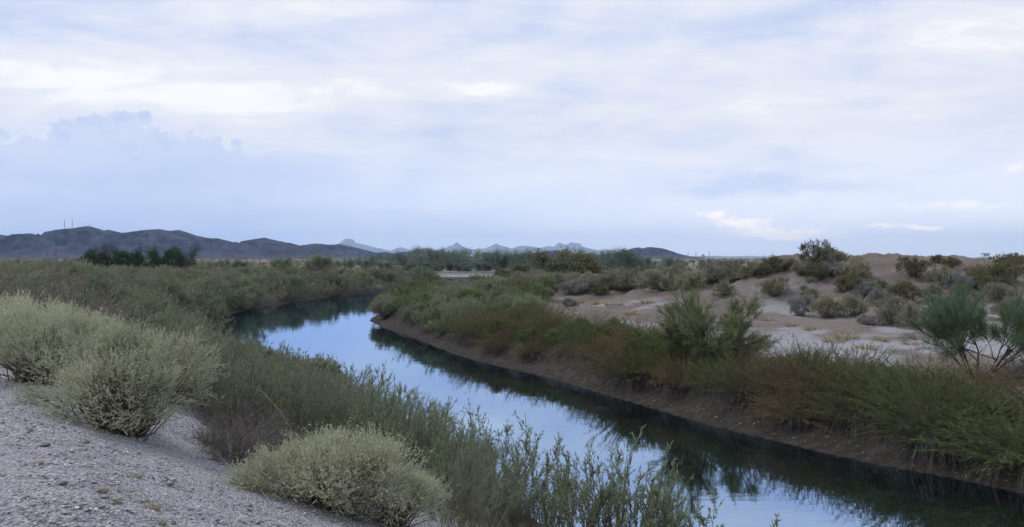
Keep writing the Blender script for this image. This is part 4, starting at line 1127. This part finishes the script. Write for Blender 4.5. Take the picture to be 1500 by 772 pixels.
def rock(u, v, size, mat, label):
    x, y, z = place_px(u, v)
    import bmesh
    bm = bmesh.new(); bmesh.ops.create_icosphere(bm, subdivisions=2, radius=1)
    sx, sy, sz_ = random.uniform(0.9, 1.3), random.uniform(0.7, 1.0), random.uniform(0.45, 0.65)
    pl = [unit(np.random.normal(size=3)) for _ in range(9)]
    for w in bm.verts:
        c = np.array(w.co)
        for q in pl:
            e = c @ q - 0.72
            if e > 0: c = c - q * e
        w.co = Vector(c * np.array([sx, sy, sz_]) * size)
    me = bpy.data.meshes.new('stone'); bm.to_mesh(me); bm.free(); me.materials.append(mat)
    o = link('stone', me, loc=(x, y, z + size * 0.12)); o.rotation_euler = (0.2, 0.3, random.uniform(0, 6))
    tag(o, label, 'stone', 'larger stones on the gravel slope')
M['darkstone'] = plain_mat('dark_stone', (0.10, 0.10, 0.105), (0.16, 0.155, 0.15), 8.0)
M['redstone'] = plain_mat('reddish_stone', (0.27, 0.19, 0.14), (0.33, 0.25, 0.2), 8.0)
for a in [(64, 656, 0.055, 'darkstone', 'largest dark grey stone, upper left of the gravel slope'), (92, 711, 0.045, 'darkstone', 'dark flat stone in the middle of the gravel slope'), (57, 680, 0.035, 'redstone', 'small reddish stone below the dark one'),
          (155, 657, 0.025, 'darkstone', 'small dark stone under the large saltbush'), (202, 664, 0.03, 'redstone', 'tan stone beside the dead shrub on the gravel'), (252, 707, 0.03, 'darkstone', 'dark stone near the right end of the slope'),
          (43, 632, 0.03, 'darkstone', 'dark stone high on the gravel slope at the left'), (250, 768, 0.035, 'darkstone', 'dark stone at the bottom edge of the gravel slope'), (310, 737, 0.028, 'redstone', 'brown stone close to the low saltbush'), (38, 730, 0.03, 'darkstone', 'dark stone at the lower left of the gravel')]:
    rock(a[0], a[1], a[2], M[a[3]], a[4])

# straw litter on the gravel, a few dry wisps
for u, v, s, lab in [(150, 722, 0.2, 'thin dry wisp in the middle of the gravel slope'), (168, 738, 0.18, 'short dry wisp lower on the gravel slope'), (222, 748, 0.26, 'upright dry wisp near the bottom of the gravel slope'),
                     (235, 770, 0.2, 'dry wisp at the bottom edge of the gravel'), (200, 700, 0.22, 'dry wisp under the dead shrub on the gravel'), (125, 650, 0.2, 'dry wisp close under the large saltbush')]:
    x, y, z = place_px(u, v)
    plant('grass_tuft', random.choice(P_TUFT), (x, y, z), lab, 'grass tuft', 'dry wisps on the gravel slope', s, sz=1.2)
# pale bent dead stems and a dark fallen branch in the hollow
def bent(name, pts, r, mat, label):
    b = MB(); P = np.array(pts, float)[None]
    b.tubes(P, np.linspace(r, r * 0.35, len(pts))[None], 0.7, 5)
    for j in range(1, len(pts) - 1):
        q = np.array(pts[j], float); dd = unit(RNG.normal(size=3) + np.array([0, 0, 0.8]))
        b.tubes(np.array([[q, q + dd * 0.12, q + dd * 0.28 + RNG.normal(0, 0.03, 3)]]), np.array([[r * 0.5, r * 0.35, r * 0.15]]), 0.6, 4)
    o = link(name, b.build(name, mat)); tag(o, label, 'branch')
def pt(u, v, y): return ((u - 750) / F * y, y, CAMZ - (v - 377) / F * y)
bent('dead_branch', [pt(402, 656, 12.2), pt(385, 643, 12.3), pt(360, 628, 12.5), pt(335, 614, 12.8), pt(315, 602, 13.0)], 0.022, M['bark'], 'dark fallen branch slanting out of the hollow')
bent('dead_branch', [pt(432, 640, 13.0), pt(412, 605, 13.1), pt(385, 575, 13.3), pt(352, 560, 13.5)], 0.009, M['straw'], 'pale bent dead stem arching over the hollow')
bent('dead_branch', [pt(330, 612, 12.4), pt(338, 590, 12.4), pt(340, 565, 12.5), pt(345, 535, 12.6)], 0.008, M['twig'], 'pale upright dead stem in the middle of the thicket')

# ------------------------------------------------------------------ bridge over the canal
def box(b, c, s):
    c = np.array(c, float); s = np.array(s, float) / 2
    v = np.array([(x, y, z) for x in (-1, 1) for y in (-1, 1) for z in (-1, 1)], float) * s + c
    b.add(v, np.array([(0, 1, 3, 2), (4, 6, 7, 5), (0, 4, 5, 1), (2, 3, 7, 6), (0, 2, 6, 4), (1, 5, 7, 3)]), 0.5)
def part(name, parent, boxes, mat):
    b = MB()
    for c, s in boxes: box(b, c, s)
    return link(name, b.build(name, mat), parent)
BY = 150.0
br = bpy.data.objects.new('bridge', None); COL.objects.link(br); br.location = (-8, BY, 1.25)
tag(br, 'low pale concrete road bridge with steel rail across the far canal', 'bridge')
part('deck', br, [((1.5, 0, 0.35), (26, 5, 0.7))], M['concrete'])
part('kerb', br, [((1.5, -2.35, 0.80), (26, 0.3, 0.2))], M['concrete'])
for sx in (-10.5, 13.5): part('abutment', br, [((sx, 0, -0.65), (2.0, 4.6, 1.3))], M['concrete'])
for sx in (-3, 4): part('pier', br, [((sx, 0, -1.4), (0.6, 4.0, 2.8))], M['concrete'])
part('rail', br, [((1.5, -2.35, 1.22), (26, 0.08, 0.14))], M['steel'])
for k in range(14): part('rail_post', br, [((-11.3 + k * 1.97, -2.35, 1.03), (0.12, 0.09, 0.3))], M['steel'])
b = MB(); v = np.array([(-20, -2.6, -0.4), (-12.2, -2.6, -0.2), (-12.2, -2.6, 0.7), (-20, -2.6, 1.6), (-20, 2.6, -0.4), (-12.2, 2.6, -0.2), (-12.2, 2.6, 0.7), (-20, 2.6, 1.6)])
b.add(v, np.array([(0, 1, 2, 3), (5, 4, 7, 6), (3, 2, 6, 7), (0, 4, 5, 1), (1, 5, 6, 2), (0, 3, 7, 4)]), 0.5)
link('approach_ramp', b.build('approach_ramp', M['concrete']), br)

# ------------------------------------------------------------------ masts, pylons, far building
def mast(u, vtop, vbot, D, name, label, w, drums=3, group=None, mat='steel'):
    H = (vbot - vtop) / F * D; x = (u - 750) / F * D; zb = CAMZ - (vbot - 377) / F * D
    root = bpy.data.objects.new(name, None); COL.objects.link(root); root.location = (x, D, zb - 4)
    tag(root, label, 'mast', group)
    H += 4
    for a in (0.5, 2.6, 4.7):
        c = np.array([math.cos(a) * w, math.sin(a) * w, 0]); b = MB()
        b.tubes(np.array([[c, c * 0.5 + np.array([0, 0, H * 0.9])]]), w * 0.22, 0.5, 4); link('leg', b.build('leg', M[mat]), root)
    b = MB(); n = 12
    for k in range(n):
        z0, z1 = H * 0.9 * k / n, H * 0.9 * (k + 1) / n; f0, f1 = 1 - 0.5 * k / n, 1 - 0.5 * (k + 1) / n
        for a, a2 in ((0.5, 2.6), (2.6, 4.7), (4.7, 0.5)):
            b.tubes(np.array([[(math.cos(a) * w * f0, math.sin(a) * w * f0, z0), (math.cos(a2) * w * f1, math.sin(a2) * w * f1, z1)]]), w * 0.1, 0.5, 3)
    tag(link('bracing', b.build('bracing', M[mat]), root), kind='stuff')
    b = MB(); b.tubes(np.array([[(0, 0, H * 0.88), (0, 0, H)]]), w * 0.2, 0.5, 4); link('antenna', b.build('antenna', M[mat]), root)
    for k in range(drums):
        z = H * (0.6 + 0.12 * k); b = MB()
        b.tubes(np.array([[(w * 0.4, -w * 1.4, z), (w * 0.4, -w * 1.2, z), (w * 0.4, -w * 0.5, z)]]), np.array([[0.01, w * 0.9, w * 0.9]]), 0.5, 10)
        link('dish', b.build('dish', M['whitewall']), root)
    return root
mast(94.5, 320, 334, 1780, 'radio_mast', 'thin lattice mast, leftmost on the mountain top', 1.05, 3, 'radio masts on the mountain')
mast(106, 320, 334, 1780, 'radio_mast', 'thin lattice mast just right of the leftmost one on the mountain', 1.05, 2, 'radio masts on the mountain')
mast(131, 326, 333, 1780, 'radio_mast', 'short mast on the highest point of the mountain', 0.8, 1, 'radio masts on the mountain')
mast(150, 331, 337, 1780, 'radio_mast', 'shortest mast, rightmost on the mountain top', 0.65, 0, 'radio masts on the mountain')
for u, vt, lab in [(1008, 370, 'faint pylon at the left of the far power line'), (1019.5, 367.5, 'tall faint pylon left of the small substation'), (1039, 366, 'tallest faint pylon right of the small substation')]:
    mast(u, vt, 378, 3400, 'pylon', lab, 2.0, 0, 'pylons on the horizon')
sub = bpy.data.objects.new('substation', None); COL.objects.link(sub); D = 3300; sub.location = ((1029 - 750) / F * D, D, 1.5)
tag(sub, 'small grey industrial block between two far pylons', 'building')
part('hall', sub, [((0, 0, 5), (18, 14, 10))], M['steel']); part('tower', sub, [((3, 0, 13), (7, 8, 6))], M['steel']); part('annex', sub, [((-16, 0, 3), (14, 12, 6))], M['steel'])
fb = bpy.data.objects.new('flat_roofed_building', None); COL.objects.link(fb); D = 2400; fb.location = ((1441 - 750) / F * D, D, 2.5)
tag(fb, 'pale flat-roofed building with pillared upper storey on the right horizon', 'building')
part('lower_storey', fb, [((0, 0, 3), (32, 20, 6))], M['whitewall'])
part('upper_storey', fb, [((4, 2, 9.6), (16, 12, 7.2))], M['whitewall'])
part('roof', fb, [((4, 0, 13.9), (20, 18, 1.4))], M['concrete'])
for k in range(3): part('pillar', fb, [((-3.5 + 7.5 * k, -6.5, 9.6), (2.2, 2.2, 7.2))], M['whitewall'])
for k in range(2): part('window', fb, [((0.2 + 7.5 * k, -4.2, 9.6), (3.8, 0.4, 4.6))], M['glassdark'])
part('door', fb, [((-6, -10.15, 2), (4, 0.3, 4))], M['glassdark'])
# single utility pole on the plain
up = bpy.data.objects.new('utility_pole', None); COL.objects.link(up); D = 330; up.location = ((1016 - 750) / F * D, D, 2.0)
tag(up, 'short dark wooden pole on the plain beyond the berm', 'pole')
b = MB(); b.tubes(np.array([[(0, 0, -0.3), (0, 0, 1.6)]]), np.array([[0.22, 0.18]]), 0.2, 8); link('post', b.build('post', M['bark']), up)
part('cap_box', up, [((0, 0, 1.5), (0.7, 0.5, 0.5))], M['bark'])

# ------------------------------------------------------------------ haze over the whole plain
hb = MB(); box(hb, (0, 800, 144), (20000, 20000, 292))
hm, N = new_mat('haze_air')
pv = N.n('ShaderNodeVolumePrincipled')
pv.inputs['Color'].default_value = (0.44, 0.66, 1.0, 1); pv.inputs['Density'].default_value = 0.000092
pv.inputs['Anisotropy'].default_value = 0.2
finish(hm, N, None, pv.outputs[0])
haze = link('haze', hb.build('haze', hm)); tag(haze, 'pale even desert haze', 'haze', kind='stuff')
